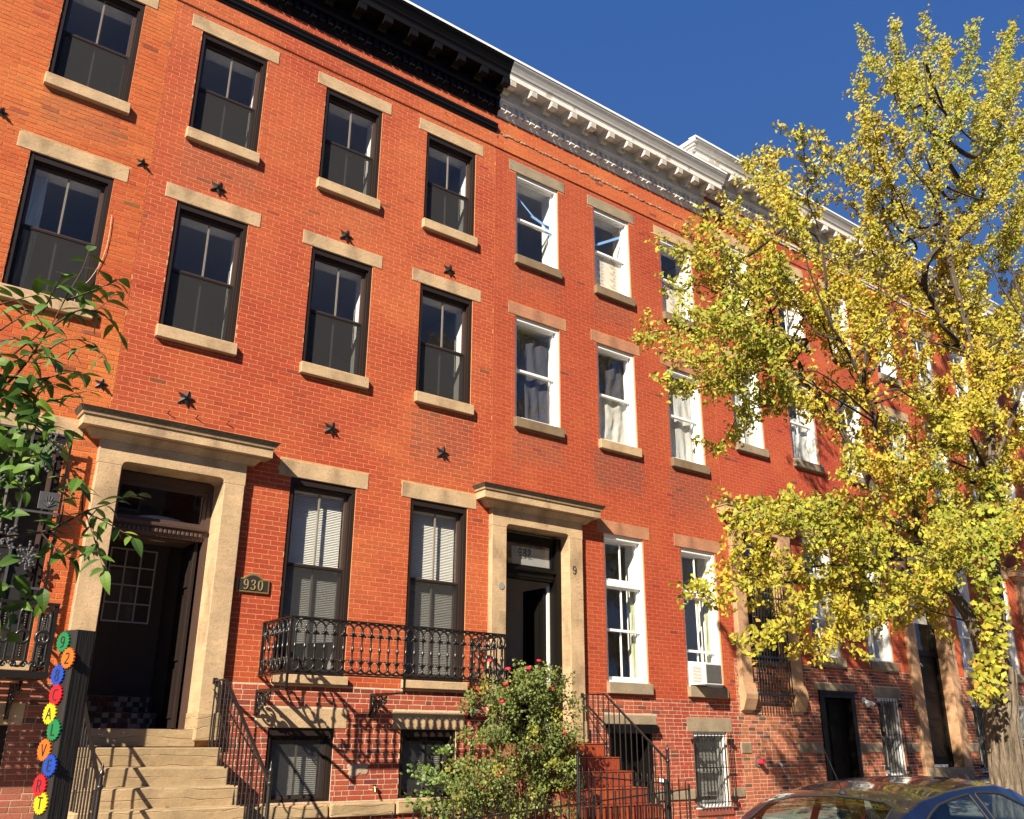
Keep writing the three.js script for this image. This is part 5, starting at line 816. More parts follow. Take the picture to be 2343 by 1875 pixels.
const PLANT = {"limbs":{"base":[[[14.99,-0.93,4.0],[15.01,-0.5,4.0],[15.07,0.06,4.0],[15.14,0.44,4.0],[15.28,0.91,4.0]],0.3,0.22],"R":[[[15.28,0.91,4.0],[15.43,1.66,4.02],[15.49,2.16,4.05],[15.53,2.73,4.07],[15.56,3.21,4.09],[15.83,4.28,4.12],[16.04,4.75,4.14],[16.11,5.49,4.16],[16.06,6.37,4.18],[15.81,7.43,4.21],[15.59,8.63,4.23],[15.59,10.06,4.25],[15.75,11.96,4.28],[16.02,13.84,4.3]],0.165,0.01],"L":[[[15.28,0.91,4.0],[14.97,1.08,3.96],[14.98,1.46,3.92],[14.86,1.89,3.88],[14.58,2.23,3.83],[14.34,2.71,3.79],[14.14,3.06,3.75],[13.53,3.22,3.71],[13.25,3.29,3.67],[13.01,3.68,3.63],[12.77,4.13,3.59],[12.45,4.59,3.55],[12.11,4.99,3.51],[11.68,5.31,3.46],[11.37,5.58,3.42],[10.89,5.82,3.38],[10.48,6.16,3.34],[9.95,6.63,3.3]],0.15,0.015],"L2":[[[13.83,3.1,3.85],[13.5,3.68,3.91],[13.25,4.05,3.98],[12.86,4.17,4.04],[12.45,4.34,4.11],[12.32,4.82,4.17],[11.88,5.39,4.24],[11.27,5.9,4.3]],0.075,0.02],"L3":[[[16.14,6.4,4.15],[15.69,7.12,4.01],[14.99,8.03,3.88],[14.44,9.01,3.74],[14.28,9.87,3.6]],0.08,0.02],"L4":[[[15.97,4.32,4.05],[16.5,5.19,4.23],[17.04,6.11,4.42],[17.73,7.29,4.6]],0.07,0.02],"L5":[[[14.15,3.06,3.75],[12.15,2.43,3.97],[10.5,1.98,4.18],[9.11,1.81,4.4]],0.06,0.02],"L6":[[[14.45,2.21,3.9],[13.95,2.41,3.6],[13.24,2.58,3.3],[12.53,2.61,3.0]],0.05,0.015]},"plumes":[[[15.79,12.31,3.74],[16.05,13.87,3.26],[16.46,15.47,2.78]],[[15.69,11.93,3.9],[16.82,14.16,3.41],[17.91,16.54,2.92]],[[16.92,12.34,3.57],[17.66,14.35,3.58],[18.07,16.34,3.58]],[[15.76,10.75,4.42],[16.85,12.92,4.54],[17.67,14.91,4.66]],[[17.42,11.56,4.26],[21.42,15.93,3.68],[24.92,20.29,3.1]],[[14.23,9.37,4.04],[14.49,11.18,3.64],[15.13,13.14,3.25]],[[18.7,11.33,3.67],[22.09,15.2,3.23],[25.69,19.4,2.79]],[[15.6,9.43,3.71],[13.33,9.73,4.36],[12.05,9.82,5.0]],[[14.87,8.87,4.33],[15.68,11.0,4.5],[16.17,12.49,4.68]],[[14.51,7.97,4.3],[18.63,11.06,3.66],[23.44,14.88,3.02]],[[15.59,8.14,3.81],[17.9,9.69,4.0],[19.43,10.99,4.19]],[[11.35,7.69,4.23],[10.79,8.18,4.52],[10.31,8.66,4.81]],[[10.36,7.25,4.38],[11.45,8.79,3.56],[12.51,10.53,2.73]],[[14.68,8.5,4.11],[13.46,8.99,4.17],[12.53,9.15,4.24],[11.47,9.43,4.31]],[[14.25,8.01,4.01],[14.39,9.71,3.49],[14.69,11.44,2.98]],[[11.71,7.69,3.97],[11.7,8.71,3.36],[11.64,9.92,2.74]],[[14.9,9.63,4.43],[13.71,9.73,4.64],[12.94,10.05,4.84]],[[16.47,10.25,4.05],[19.07,12.48,3.68],[20.93,14.47,3.31]],[[15.0,10.42,4.41],[15.15,11.7,4.23],[16.05,13.57,4.04]],[[15.82,8.98,4.38],[17.29,10.19,4.59],[18.95,13.05,4.79]],[[10.22,6.02,4.01],[9.29,6.88,3.81],[9.37,7.53,3.62]],[[10.08,5.86,4.1],[8.48,6.41,3.88],[8.15,6.46,3.66]],[[10.9,6.04,3.66],[9.28,6.24,3.49],[8.67,6.19,3.32]],[[9.95,5.37,4.31],[9.02,5.46,3.75],[8.57,5.39,3.18],[8.86,5.6,2.62]],[[11.13,5.83,3.55],[9.02,4.84,3.87],[7.74,4.53,4.19]],[[11.11,5.42,3.78],[9.29,4.64,3.86],[8.06,4.18,3.94]],[[11.01,5.03,3.97],[9.75,4.3,3.7],[9.21,3.64,3.43]],[[10.24,4.81,4.5],[10.13,4.66,3.76],[10.33,4.17,3.03]],[[10.59,6.17,3.91],[10.42,7.62,3.48],[10.79,8.33,3.05]],[[11.15,5.78,4.13],[10.77,6.97,3.69],[11.24,8.04,3.25]],[[12.0,5.63,3.86],[10.81,6.29,4.19],[9.84,6.45,4.52]],[[12.53,5.45,3.82],[11.84,6.55,3.91],[11.62,7.47,4.01]],[[11.85,5.25,4.4],[13.28,7.3,3.59],[14.45,9.24,2.77]],[[13.79,6.19,3.56],[14.56,8.01,3.34],[15.29,9.6,3.12]],[[13.26,5.82,4.26],[14.01,7.28,4.21],[14.1,8.47,4.16]],[[15.37,6.93,3.74],[16.88,8.66,3.57],[17.28,10.21,3.39]],[[16.54,7.07,3.68],[17.65,8.42,3.71],[18.59,9.6,3.74]],[[17.36,7.13,3.54],[17.92,7.87,3.96],[18.2,8.53,4.38]],[[15.32,5.96,4.4],[15.96,6.37,4.74],[15.96,6.61,5.08]],[[12.29,2.81,4.24],[10.51,2.97,4.52],[8.89,2.66,4.81],[7.65,2.25,5.09]],[[13.5,2.93,3.52],[12.0,3.12,3.44],[10.59,2.79,3.36],[9.73,2.49,3.28]],[[12.02,2.26,4.47],[10.38,2.14,4.5],[8.78,1.84,4.53],[7.72,1.51,4.56],[7.24,1.44,4.59]],[[12.94,2.22,3.91],[10.53,1.87,4.29],[8.85,1.18,4.67],[7.85,0.93,5.05]],[[11.91,1.96,4.12],[10.34,1.3,4.41],[9.46,0.89,4.71]],[[13.05,1.9,3.79],[12.98,1.65,3.4],[12.82,1.59,3.02]],[[14.09,2.71,3.94],[14.44,2.05,3.41],[14.27,1.71,2.87]],[[14.15,3.5,3.88],[11.86,3.75,4.49],[10.05,3.4,5.1]],[[14.81,3.45,3.83],[14.67,4.22,3.18],[14.71,4.37,2.52]],[[14.28,5.09,3.54],[13.67,4.78,3.25],[13.2,5.02,2.96]],[[13.53,4.33,4.28],[13.66,4.87,3.88],[13.65,5.06,3.48]],[[15.1,4.67,3.79],[16.81,6.08,3.28],[17.09,6.91,2.76]],[[14.66,4.92,4.48],[16.56,6.17,4.06],[18.88,7.07,3.65]],[[16.43,4.76,3.71],[18.66,5.49,3.18],[21.12,6.54,2.66]],[[16.51,4.09,3.56],[18.51,4.95,3.25],[20.08,5.5,2.96]],[[15.25,3.05,4.18],[17.72,3.92,3.54],[19.82,4.53,2.9]],[[15.01,2.32,3.54],[14.27,1.72,3.68],[14.23,1.48,3.83]],[[15.07,4.33,3.75],[13.59,3.31,4.47],[11.51,2.42,5.19]],[[12.45,4.84,3.62],[11.46,4.74,3.78],[9.91,4.63,3.93]],[[13.38,6.36,4.27],[12.52,6.24,3.94],[11.7,6.13,3.6]],[[13.64,5.51,4.49],[13.2,5.85,4.14],[12.38,5.75,3.79]],[[17.14,7.62,3.74],[16.04,7.14,3.67],[14.39,5.97,3.61]],[[11.9,6.72,3.54],[10.38,6.56,3.59],[9.24,6.48,3.64]],[[11.46,5.84,3.75],[9.29,5.18,4.33],[7.33,4.72,4.9]],[[9.63,6.31,4.33],[9.33,6.46,4.09],[8.64,6.79,3.85]],[[12.63,6.42,3.53],[11.64,6.71,3.36],[10.68,6.82,3.19]],[[13.8,6.85,3.74],[13.07,7.69,3.4],[12.57,8.43,3.06]],[[15.08,7.62,3.73],[13.38,7.59,4.29],[11.67,7.6,4.85]],[[16.86,9.05,3.64],[16.99,10.22,3.14],[17.32,11.07,2.64]],[[16.37,7.74,4.43],[16.35,8.62,4.23],[16.35,9.13,4.03]],[[16.31,6.92,4.49],[18.53,8.34,4.04],[20.61,10.35,3.59]],[[14.62,5.78,4.4],[15.78,6.46,4.33],[16.85,7.15,4.27]],[[12.58,3.34,4.29],[11.09,2.82,4.4],[9.79,2.31,4.51]],[[13.65,2.95,3.99],[13.31,2.85,3.37],[13.27,2.48,2.75]],[[14.49,2.64,3.71],[12.23,1.91,4.29],[10.53,1.51,4.86]],[[14.28,3.27,4.4],[12.92,2.46,4.7],[11.72,1.9,5.0]],[[15.57,4.4,3.84],[14.0,4.08,4.05],[12.61,3.34,4.27]],[[10.83,2.93,4.3],[9.81,2.78,4.27],[9.02,2.25,4.24]],[[10.02,2.06,4.32],[9.33,2.13,4.12],[8.99,1.88,3.93]],[[16.98,5.87,4.16],[16.99,5.47,4.25],[17.22,5.87,4.35]],[[16.94,4.57,3.77],[15.35,3.59,4.38],[14.11,2.78,4.99]],[[9.87,4.73,4.46],[10.22,5.26,3.58],[10.38,5.11,2.7]],[[14.04,4.79,4.47],[14.45,5.12,4.78],[14.51,4.88,5.1]],[[14.95,7.03,4.17],[17.96,8.09,3.39],[21.61,9.81,2.62]],[[15.95,8.41,4.4],[16.62,8.13,3.62],[16.86,7.87,2.85]],[[12.46,5.07,4.47],[13.69,5.06,4.38],[14.71,4.97,4.3]],[[13.45,7.93,3.56],[13.23,7.43,3.26],[12.76,7.03,2.95]],[[13.02,4.04,4.13],[14.09,4.57,4.09],[15.49,4.86,4.04]],[[16.67,6.53,4.25],[14.66,5.29,4.62],[13.04,4.29,5.0]],[[9.88,5.57,3.72],[9.98,5.82,3.11],[10.14,6.08,2.51]],[[12.06,4.68,4.42],[12.77,5.36,3.48],[13.09,5.54,2.54]],[[12.99,2.52,4.38],[15.56,3.43,3.6],[18.09,4.48,2.81]],[[11.59,2.37,4.31],[10.69,2.37,4.46],[9.71,2.64,4.61]],[[14.13,2.65,4.38],[13.83,2.35,4.18],[13.22,2.31,3.99]],[[13.37,7.01,4.38],[13.48,7.13,3.71],[13.75,7.01,3.04]],[[18.43,9.36,4.17],[20.12,11.08,3.78],[22.11,13.1,3.39]],[[17.38,10.44,4.39],[18.51,11.91,4.49],[19.58,13.21,4.59]],[[18.53,12.59,3.97],[19.92,14.58,3.95],[20.77,16.18,3.92]],[[18.35,13.28,3.53],[19.56,15.54,3.06],[21.2,17.8,2.59]],[[17.72,9.15,4.09],[19.24,10.31,3.96],[20.33,10.89,3.82]],[[10.74,6.67,4.37],[10.51,7.12,4.25],[10.64,7.72,4.14]],[[14.0,8.28,3.64],[13.72,9.21,3.56],[13.04,9.58,3.48]]],"col":[[15.55,4.45,4.35],[15.16,3.57,4.35],[14.72,2.73,4.35],[14.66,2.12,4.35],[14.55,1.61,4.35],[14.3,1.1,4.35],[14.04,0.55,4.35]],"twigs":[[[0.52,1.64,6.33],[0.6,1.79,6.31],[0.69,2.05,6.29],[0.75,2.28,6.27],[0.8,2.46,6.25],[0.82,2.59,6.22]],[[0.68,2.25,5.96],[0.68,2.28,6.25],[0.67,2.26,6.54]],[[0.68,2.02,6.36],[0.83,2.24,6.17],[0.96,2.36,5.98],[1.09,2.6,5.79]],[[0.89,2.24,6.22],[0.97,2.25,6.17],[1.03,2.23,6.13],[1.09,2.2,6.08]],[[0.74,2.21,6.34],[0.91,2.4,6.18],[1.05,2.58,6.01]],[[0.51,1.93,6.07],[0.71,1.91,6.11],[0.82,1.99,6.15],[0.89,2.03,6.19]],[[0.5,1.68,6.43],[0.7,1.78,6.22],[0.89,1.94,6.01],[0.99,2.02,5.79]],[[0.68,1.94,6.01],[0.8,2.07,6.11],[0.92,2.05,6.22],[0.98,1.93,6.32]],[[0.58,1.63,6.39],[0.75,1.63,6.33],[0.85,1.71,6.27],[0.94,1.77,6.21]],[[0.6,1.61,6.17],[0.72,1.51,6.36],[0.81,1.42,6.56]],[[0.65,0.91,6.34],[0.87,0.99,6.2],[1.07,1.15,6.05],[1.19,1.23,5.91],[1.4,1.36,5.77]],[[0.85,0.95,6.39],[0.92,1.04,6.23],[0.95,1.23,6.06],[1.0,1.35,5.9]],[[1.04,1.14,6.1],[0.98,1.21,6.32],[0.91,1.2,6.54]],[[1.05,1.12,6.16],[1.11,1.05,6.33],[1.22,0.95,6.5]],[[1.07,1.15,6.03],[1.09,1.0,6.21],[1.09,0.88,6.39],[1.09,0.76,6.57]],[[0.49,2.07,6.04],[0.6,2.26,5.94],[0.52,2.37,5.85]],[[0.45,2.15,6.2],[0.54,2.24,6.12],[0.65,2.34,6.04]],[[0.56,1.89,6.22],[0.64,1.98,6.41],[0.56,1.99,6.6]],[[0.54,1.56,6.3],[0.68,1.59,6.11],[0.85,1.55,5.91],[0.96,1.56,5.71]],[[0.58,1.53,6.11],[0.66,1.44,6.17],[0.77,1.38,6.25]],[[0.59,1.35,6.19],[0.67,1.32,6.3],[0.7,1.35,6.42]],[[0.88,0.99,6.19],[1.02,0.98,5.98],[1.18,1.01,5.78]],[[0.5,2.0,6.07],[0.56,1.94,6.31],[0.64,1.84,6.55]],[[0.55,1.83,6.13],[0.63,1.89,6.3],[0.72,1.81,6.47]],[[0.52,1.56,6.44],[0.64,1.66,6.38],[0.76,1.73,6.33]],[[0.83,0.96,6.29],[0.92,0.88,6.3],[0.99,0.84,6.31]]],"bush":[[7.86,0.7,1.35,0.52,0.31],[7.32,0.28,1.35,0.62,0.37],[8.24,0.29,1.35,0.34,0.37],[7.54,-0.12,1.35,0.68,0.34],[7.2,-0.5,1.35,0.59,0.37],[7.68,-0.72,1.35,0.8,0.31],[8.31,-0.15,1.35,0.28,0.37],[7.14,-0.85,1.35,0.56,0.25],[7.68,0.45,1.35,0.68,0.31],[8.19,-0.52,1.35,0.37,0.37]],"roses":[[6.96,0.93,1.65],[7.25,0.84,1.65],[7.76,0.97,1.65],[7.59,0.86,1.65],[7.22,0.65,1.65],[7.96,0.62,1.65],[8.17,0.08,1.65],[7.16,0.44,1.65]],"ivy":[[7.14,-0.12,0.2],[7.37,-0.3,0.2],[7.51,-0.44,0.2],[7.05,-0.46,0.2],[7.27,-0.55,0.2],[6.88,-0.42,0.2],[7.45,-0.6,0.2],[7.17,-0.87,0.2],[6.9,-0.72,0.2],[7.6,-0.83,0.2]]};
// ---------------------------------------------------------------- trees and plants
const v3 = (a) => V(a[0], a[1], a[2]);
// tapering limb with an uneven, furrowed skin
function limbGeo(pts, r0, r1, sides, furrow, sd, step = 0.06) {
  const c = new THREE.CatmullRomCurve3(pts, false, 'centripetal'), L = c.getLength(), n = Math.max(4, Math.round(L / step));
  const P = [], U = [], I = [], fr = c.computeFrenetFrames(n, false);
  for (let i = 0; i <= n; i++) {
    const t = i / n, p = c.getPointAt(t), r = lerp(r0, r1, Math.pow(t, 0.5));
    for (let j = 0; j <= sides; j++) {
      const a = j / sides * Math.PI * 2, jj = j % sides;
      const ridge = furrow ? Math.pow(Math.abs(Math.sin(jj / sides * Math.PI * 11 + 6.5 * fbm(t * L * 1.6 + 3, jj / sides * 4 + sd, 1e6, sd, 3))), 0.6) - 0.6 : 0;
      const q = r * (1 + furrow * ridge + 0.10 * (fbm(jj / sides * 6 + 9, t * L * 1.4 + 5, 1e6, sd + 3, 3) - 0.5));
      const N = fr.normals[i], B = fr.binormals[i];
      P.push(p.x + q * (Math.cos(a) * N.x + Math.sin(a) * B.x), p.y + q * (Math.cos(a) * N.y + Math.sin(a) * B.y), p.z + q * (Math.cos(a) * N.z + Math.sin(a) * B.z)); U.push(j / sides * 2 * Math.PI * Math.max(r0, 0.05), t * L);
    }
  }
  for (let i = 0; i < n; i++) for (let j = 0; j < sides; j++) { const a = i * (sides + 1) + j, b = a + sides + 1; I.push(a, a + 1, b, b, a + 1, b + 1); }
  const g = new THREE.BufferGeometry(); g.setAttribute('position', new THREE.Float32BufferAttribute(P, 3)); g.setAttribute('uv', new THREE.Float32BufferAttribute(U, 2)); g.setIndex(I); g.computeVertexNormals(); return g;
}
function branchMesh(list, name, mat, parent) { const k = K(); k.keepUV = true; for (const g of list) k.add(g); return k.build(name, mat, parent); }
const bark = std(rgb(0.20, 0.165, 0.13), { map: rep(barkMap, 1.4, 0.9), bumpMap: rep(barkBump, 1.4, 0.9), bumpScale: 0.045, roughness: 1 });
const twigM = std(rgb(0.085, 0.065, 0.05), { roughness: 1, map: rep(barkMap, 6, 3) });
function instanced(name, geo, mat, list, parent) { // list of {p, q, s, c}
  const m = new THREE.InstancedMesh(geo, mat, list.length), M4 = new THREE.Matrix4(), S = V(1, 1, 1);
  list.forEach((o, i) => { S.setScalar(o.s); m.setMatrixAt(i, M4.compose(o.p, o.q, S)); m.setColorAt(i, o.c); });
  m.name = name; m.castShadow = m.receiveShadow = true; m.userData.kind = 'stuff'; parent.add(m); return m;
}
const randQ = () => new THREE.Quaternion().setFromEuler(new THREE.Euler(rr(0, 6.28), rr(0, 6.28), rr(0, 6.28)));
const leafMat = (o) => new THREE.MeshPhysicalMaterial({ color: 0xffffff, roughness: 0.75, transmission: 0.32, thickness: 0, ...o });
{
  const t = thing('ginkgo_tree', 'tall ginkgo street tree with yellow and lime green fan leaves', 'tree');
  const Lm = PLANT.limbs, G = (k, sides, f, sd) => limbGeo(Lm[k][0].map(v3), Lm[k][1], Lm[k][2], sides, f, sd);
  const b = [V(14.93, -1.35, 4.02), ...Lm.base[0].map(v3), V(15.33, 1.1, 4.0)];
  branchMesh([limbGeo(b, 0.285, 0.215, 72, 0.26, 3, 0.025)], 'trunk', bark, t);
    for (const k of ['R', 'L']) branchMesh([G(k, 28, 0.10, k === 'R' ? 5 : 8)], 'limb', bark, t);
  for (const k of ['L2', 'L3', 'L4', 'L5', 'L6']) branchMesh([G(k, 12, 0.05, 11)], 'limb', bark, t);
  // fan leaf
  const fan = new THREE.BufferGeometry(); { const P = [], n = 6; for (let i = 0; i < n; i++) { const a = -0.95 + 1.9 * i / n, b2 = -0.95 + 1.9 * (i + 1) / n, ra = i === n / 2 ? 0.78 : 1, rb = i + 1 === n / 2 ? 0.78 : 1, z = (q) => 0.18 * q * q; P.push(0, 0, 0, Math.sin(b2) * rb, Math.cos(b2) * rb, z(b2), Math.sin(a) * ra, Math.cos(a) * ra, z(a)); } fan.setAttribute('position', new THREE.Float32BufferAttribute(P, 3)); fan.computeVertexNormals(); fan.setAttribute('uv', new THREE.Float32BufferAttribute(new Float32Array(P.length / 3 * 2), 2)); }
  seed(1234);
  const leaves = [], twigs = [];
  const colour = (p, tuft) => { const g = clamp(0.38 + 0.9 * (vnoise(p.x * 0.6 + 30, p.y * 0.6 + p.z * 0.5 + 30, 1e6, 91) - 0.5) + rr(-0.25, 0.25) + tuft); const c = [lerp(0.58, 0.32, g), lerp(0.455, 0.38, g), lerp(0.018, 0.026, g)]; if (rnd() < 0.07) { c[0] = 0.46; c[1] = 0.25; c[2] = 0.02; } const k = rr(0.6, 1.15); return rgb(c[0] * k, c[1] * k, c[2] * k); };
  const leafAt = (p, s, tuft) => leaves.push({ p: p.clone(), q: randQ(), s, c: colour(p, tuft) });
  const tuftsAlong = (c, L, r, dens, t0) => { // spur shoots with rosettes of leaves
    const n = Math.round(L * dens); const tuft = rr(-0.25, 0.25);
    for (let i = 0; i < n; i++) { const t = t0 + (1 - t0) * (i + rnd()) / n, p = c.getPointAt(clamp(t)), w = r * (1 - 0.45 * t); p.add(V(rr(-1, 1), rr(-1, 1), rr(-1, 1)).multiplyScalar(w)); const m = 2 + Math.floor(rnd() * 4); for (let j = 0; j < m; j++) leafAt(p.clone().add(V(rr(-1, 1), rr(-1, 1), rr(-1, 1)).multiplyScalar(0.06)), rr(0.032, 0.058), tuft); }
  };
  const onLimb = []; for (const k in Lm) { const c = new THREE.CatmullRomCurve3(Lm[k][0].map(v3)); for (let i = 0; i <= 60; i++) onLimb.push(c.getPointAt(i / 60)); }
  const root = (p) => { let best = onLimb[0], d = 1e9; for (const q of onLimb) { const e = q.distanceTo(p) + 1.6 * Math.max(0, q.y - p.y + 0.1); if (e < d) { d = e; best = q; } } return best.clone(); };
  for (const pl of PLANT.plumes) {
    const pts = pl.map(v3), mid = [root(pts[0]), pts[0]];
    for (let i = 1; i < pts.length; i++) { const q = pts[i - 1].clone().lerp(pts[i], 0.5); q.add(V(rr(-0.1, 0.1), rr(-0.12, 0.05), rr(-0.1, 0.1))); mid.push(q, pts[i]); }
    const c = new THREE.CatmullRomCurve3(mid.slice(1)), L = c.getLength();
    twigs.push(limbGeo(mid, 0.016 + 0.005 * L, 0.004, 5, 0, 2, 0.15));
    tuftsAlong(c, L, 0.20, 29, 0.05);
    const n = Math.round(L * 4.2);
    for (let i = 0; i < n; i++) { // side shoots
      const u = 0.1 + 0.85 * (i + rnd()) / n, p = c.getPointAt(u), d = c.getTangentAt(u), s = V(rr(-1, 1), rr(-0.5, 1), rr(-1, 1)).normalize(), dir = d.multiplyScalar(0.7).add(s).normalize(), l = rr(0.25, 0.8) * (1.15 - 0.6 * u);
      const e = p.clone().addScaledVector(dir, l), m = p.clone().lerp(e, 0.5).add(V(0, rr(-0.04, 0.03), 0));
      twigs.push(limbGeo([p, m, e], 0.008, 0.003, 4, 0, 2, 0.2)); tuftsAlong(new THREE.CatmullRomCurve3([p, m, e]), l, 0.085, 26, 0.1);
    }
  }
  for (const k of ['R', 'L', 'L2', 'L3', 'L4']) { const c = new THREE.CatmullRomCurve3(Lm[k][0].map(v3)), L = c.getLength(); tuftsAlong(c, L, 0.30, 18, k === 'R' || k === 'L' ? 0.3 : 0.1); }
  { // leaves sprouting straight from the trunk
    const c = new THREE.CatmullRomCurve3(PLANT.col.map(v3)); for (let i = 0; i < 820; i++) { const p = c.getPointAt(rnd()); p.add(V(rr(-0.22, 0.14), rr(-0.1, 0.1), rr(-0.2, 0.2))); leaves.push({ p, q: new THREE.Quaternion().setFromEuler(new THREE.Euler(rr(-0.9, 0.7), rr(-1.1, 0.5), Math.PI + rr(-0.8, 0.8))), s: rr(0.06, 0.105), c: colour(p, 0.28) }); }
  }
  // bare thin twigs hanging below the lower boughs
  for (let i = 0; i < 45; i++) { const pl = PLANT.plumes[39 + Math.floor(rnd() * 22)], p = v3(pl[Math.floor(rnd() * pl.length)]); const e = p.clone().add(V(rr(-0.45, 0.3), rr(-0.5, 0.15), rr(-0.3, 0.3))); twigs.push(limbGeo([p, p.clone().lerp(e, 0.5).add(V(0, rr(-0.15, 0.1), 0)), e], 0.009, 0.003, 4, 0, 2, 0.2)); }
  branchMesh(twigs, 'twigs', twigM, t).userData.kind = 'stuff';
  instanced('foliage', fan, leafMat({ transmission: 0.36 }), leaves, t);
  console.log('ginkgo leaves', leaves.length);
}
{ // the nearer tree whose leafy boughs reach in beside the orange house
  const t = thing('street_tree', 'young green-leaved tree reaching across the orange brick wall', 'tree');
  seed(77);
  const bk = std(rgb(0.13, 0.09, 0.06), { map: rep(barkMap, 5, 2), roughness: 1 });
  branchMesh([limbGeo([V(0.12, -2.2, 6.0), V(0.13, -1.0, 6.0), V(0.16, 0.3, 6.05), V(0.22, 1.2, 6.1)], 0.07, 0.045, 16, 0.05, 4, 0.08)], 'trunk', bk, t);
  const leaf = (bend, w) => { const n = 7, P = [], N = (i, s) => { const u = i / n, h = w * Math.pow(Math.sin(Math.PI * Math.pow(u, 0.8)), 0.9) * (1 - 0.25 * u); return [s * h, u, -bend * u * u + (s ? 0.10 * h * 2 : 0)]; }; for (let i = 0; i < n; i++) for (const s of [-1, 1]) { const a = N(i, 0), b = N(i, s), c = N(i + 1, 0), d = N(i + 1, s); if (s > 0) P.push(...a, ...b, ...d, ...a, ...d, ...c); else P.push(...a, ...d, ...b, ...a, ...c, ...d); } const g = new THREE.BufferGeometry(); g.setAttribute('position', new THREE.Float32BufferAttribute(P, 3)); g.computeVertexNormals(); g.setAttribute('uv', new THREE.Float32BufferAttribute(new Float32Array(P.length / 3 * 2), 2)); return g; };
  const geos = [leaf(0.15, 0.25), leaf(0.4, 0.28), leaf(0.05, 0.23), leaf(0.6, 0.26)];
  const mats = [[0.095, 0.19, 0.022], [0.065, 0.14, 0.018], [0.125, 0.225, 0.025], [0.05, 0.11, 0.015], [0.22, 0.28, 0.025]].map((c) => leafMat({ color: rgb(...c), roughness: 0.55, transmission: 0.36, specularIntensity: 0.5 }));
  let n = 0;
  const put = (p, dir, s) => { if (n >= 300) return; n++; const m = new THREE.Mesh(geos[Math.floor(rnd() * 4)], mats[rnd() < 0.06 ? 4 : Math.floor(rnd() * 4)]); m.name = 'leaf'; m.castShadow = m.receiveShadow = true; const up2 = V(rr(-0.5, 0.5), 1, rr(-0.3, 0.7)).normalize(), y = dir.clone().normalize(), x = new THREE.Vector3().crossVectors(y, up2).normalize(), z = new THREE.Vector3().crossVectors(x, y); m.matrix.makeBasis(x, y, z); m.quaternion.setFromRotationMatrix(m.matrix); m.position.copy(p); m.scale.setScalar(s); t.add(m); };
  for (const tw of PLANT.twigs) {
    const pts = tw.map(v3), c = new THREE.CatmullRomCurve3(pts), L = c.getLength();
    branchMesh([limbGeo(pts, 0.004 + 0.006 * L, 0.0016, 6, 0, 2, 0.05)], 'bough', bk, t);
    const m = Math.max(4, Math.round(L / 0.062));
    for (let i = 0; i < m; i++) { const u = 0.18 + 0.82 * (i + 0.5) / m, p = c.getPointAt(u), d = c.getTangentAt(u); const side = i % 2 ? 1 : -1; const dir = d.clone().multiplyScalar(0.55).add(V(0.75 * side + rr(-0.3, 0.3), rr(-0.85, 0.25), rr(-0.5, 0.6))); put(p, dir, rr(0.075, 0.125)); }
    put(pts[pts.length - 1], c.getTangentAt(1).add(V(0, -0.4, 0)), 0.11);
  }
  { const list = []; for (let i = 0; i < 620; i++) { const low = i > 520, a = rnd() * 6.28, r = Math.sqrt(rnd()); list.push({ p: low ? V(0.5 + 0.4 * r * Math.cos(a), 0.62 + 0.22 * r * Math.sin(a), rr(5.8, 6.5)) : V(0.40 + 0.34 * r * Math.cos(a), 1.32 + 0.50 * r * Math.sin(a), rr(5.6, 6.6)), q: new THREE.Quaternion().setFromEuler(new THREE.Euler(rr(-1.2, 0.6), rr(-1.5, 1.5), Math.PI + rr(-1.6, 1.6))), s: rr(0.075, 0.13), c: rgb(...[[0.095, 0.19, 0.022], [0.065, 0.14, 0.018], [0.125, 0.225, 0.025], [0.05, 0.11, 0.015]][Math.floor(rnd() * 4)]) }); } instanced('foliage', geos[1], leafMat({ roughness: 0.55, transmission: 0.36, specularIntensity: 0.5 }), list, t); }
  for (let i = n; i < 300; i++) { const a = rnd() * 6.28, r = Math.sqrt(rnd()); put(V(0.53 + 0.30 * r * Math.cos(a), 1.42 + 0.5 * r * Math.sin(a), rr(5.9, 6.7)), V(rr(-1, 1), rr(-1, 0.3), rr(-0.7, 0.7)), rr(0.08, 0.13)); }
}
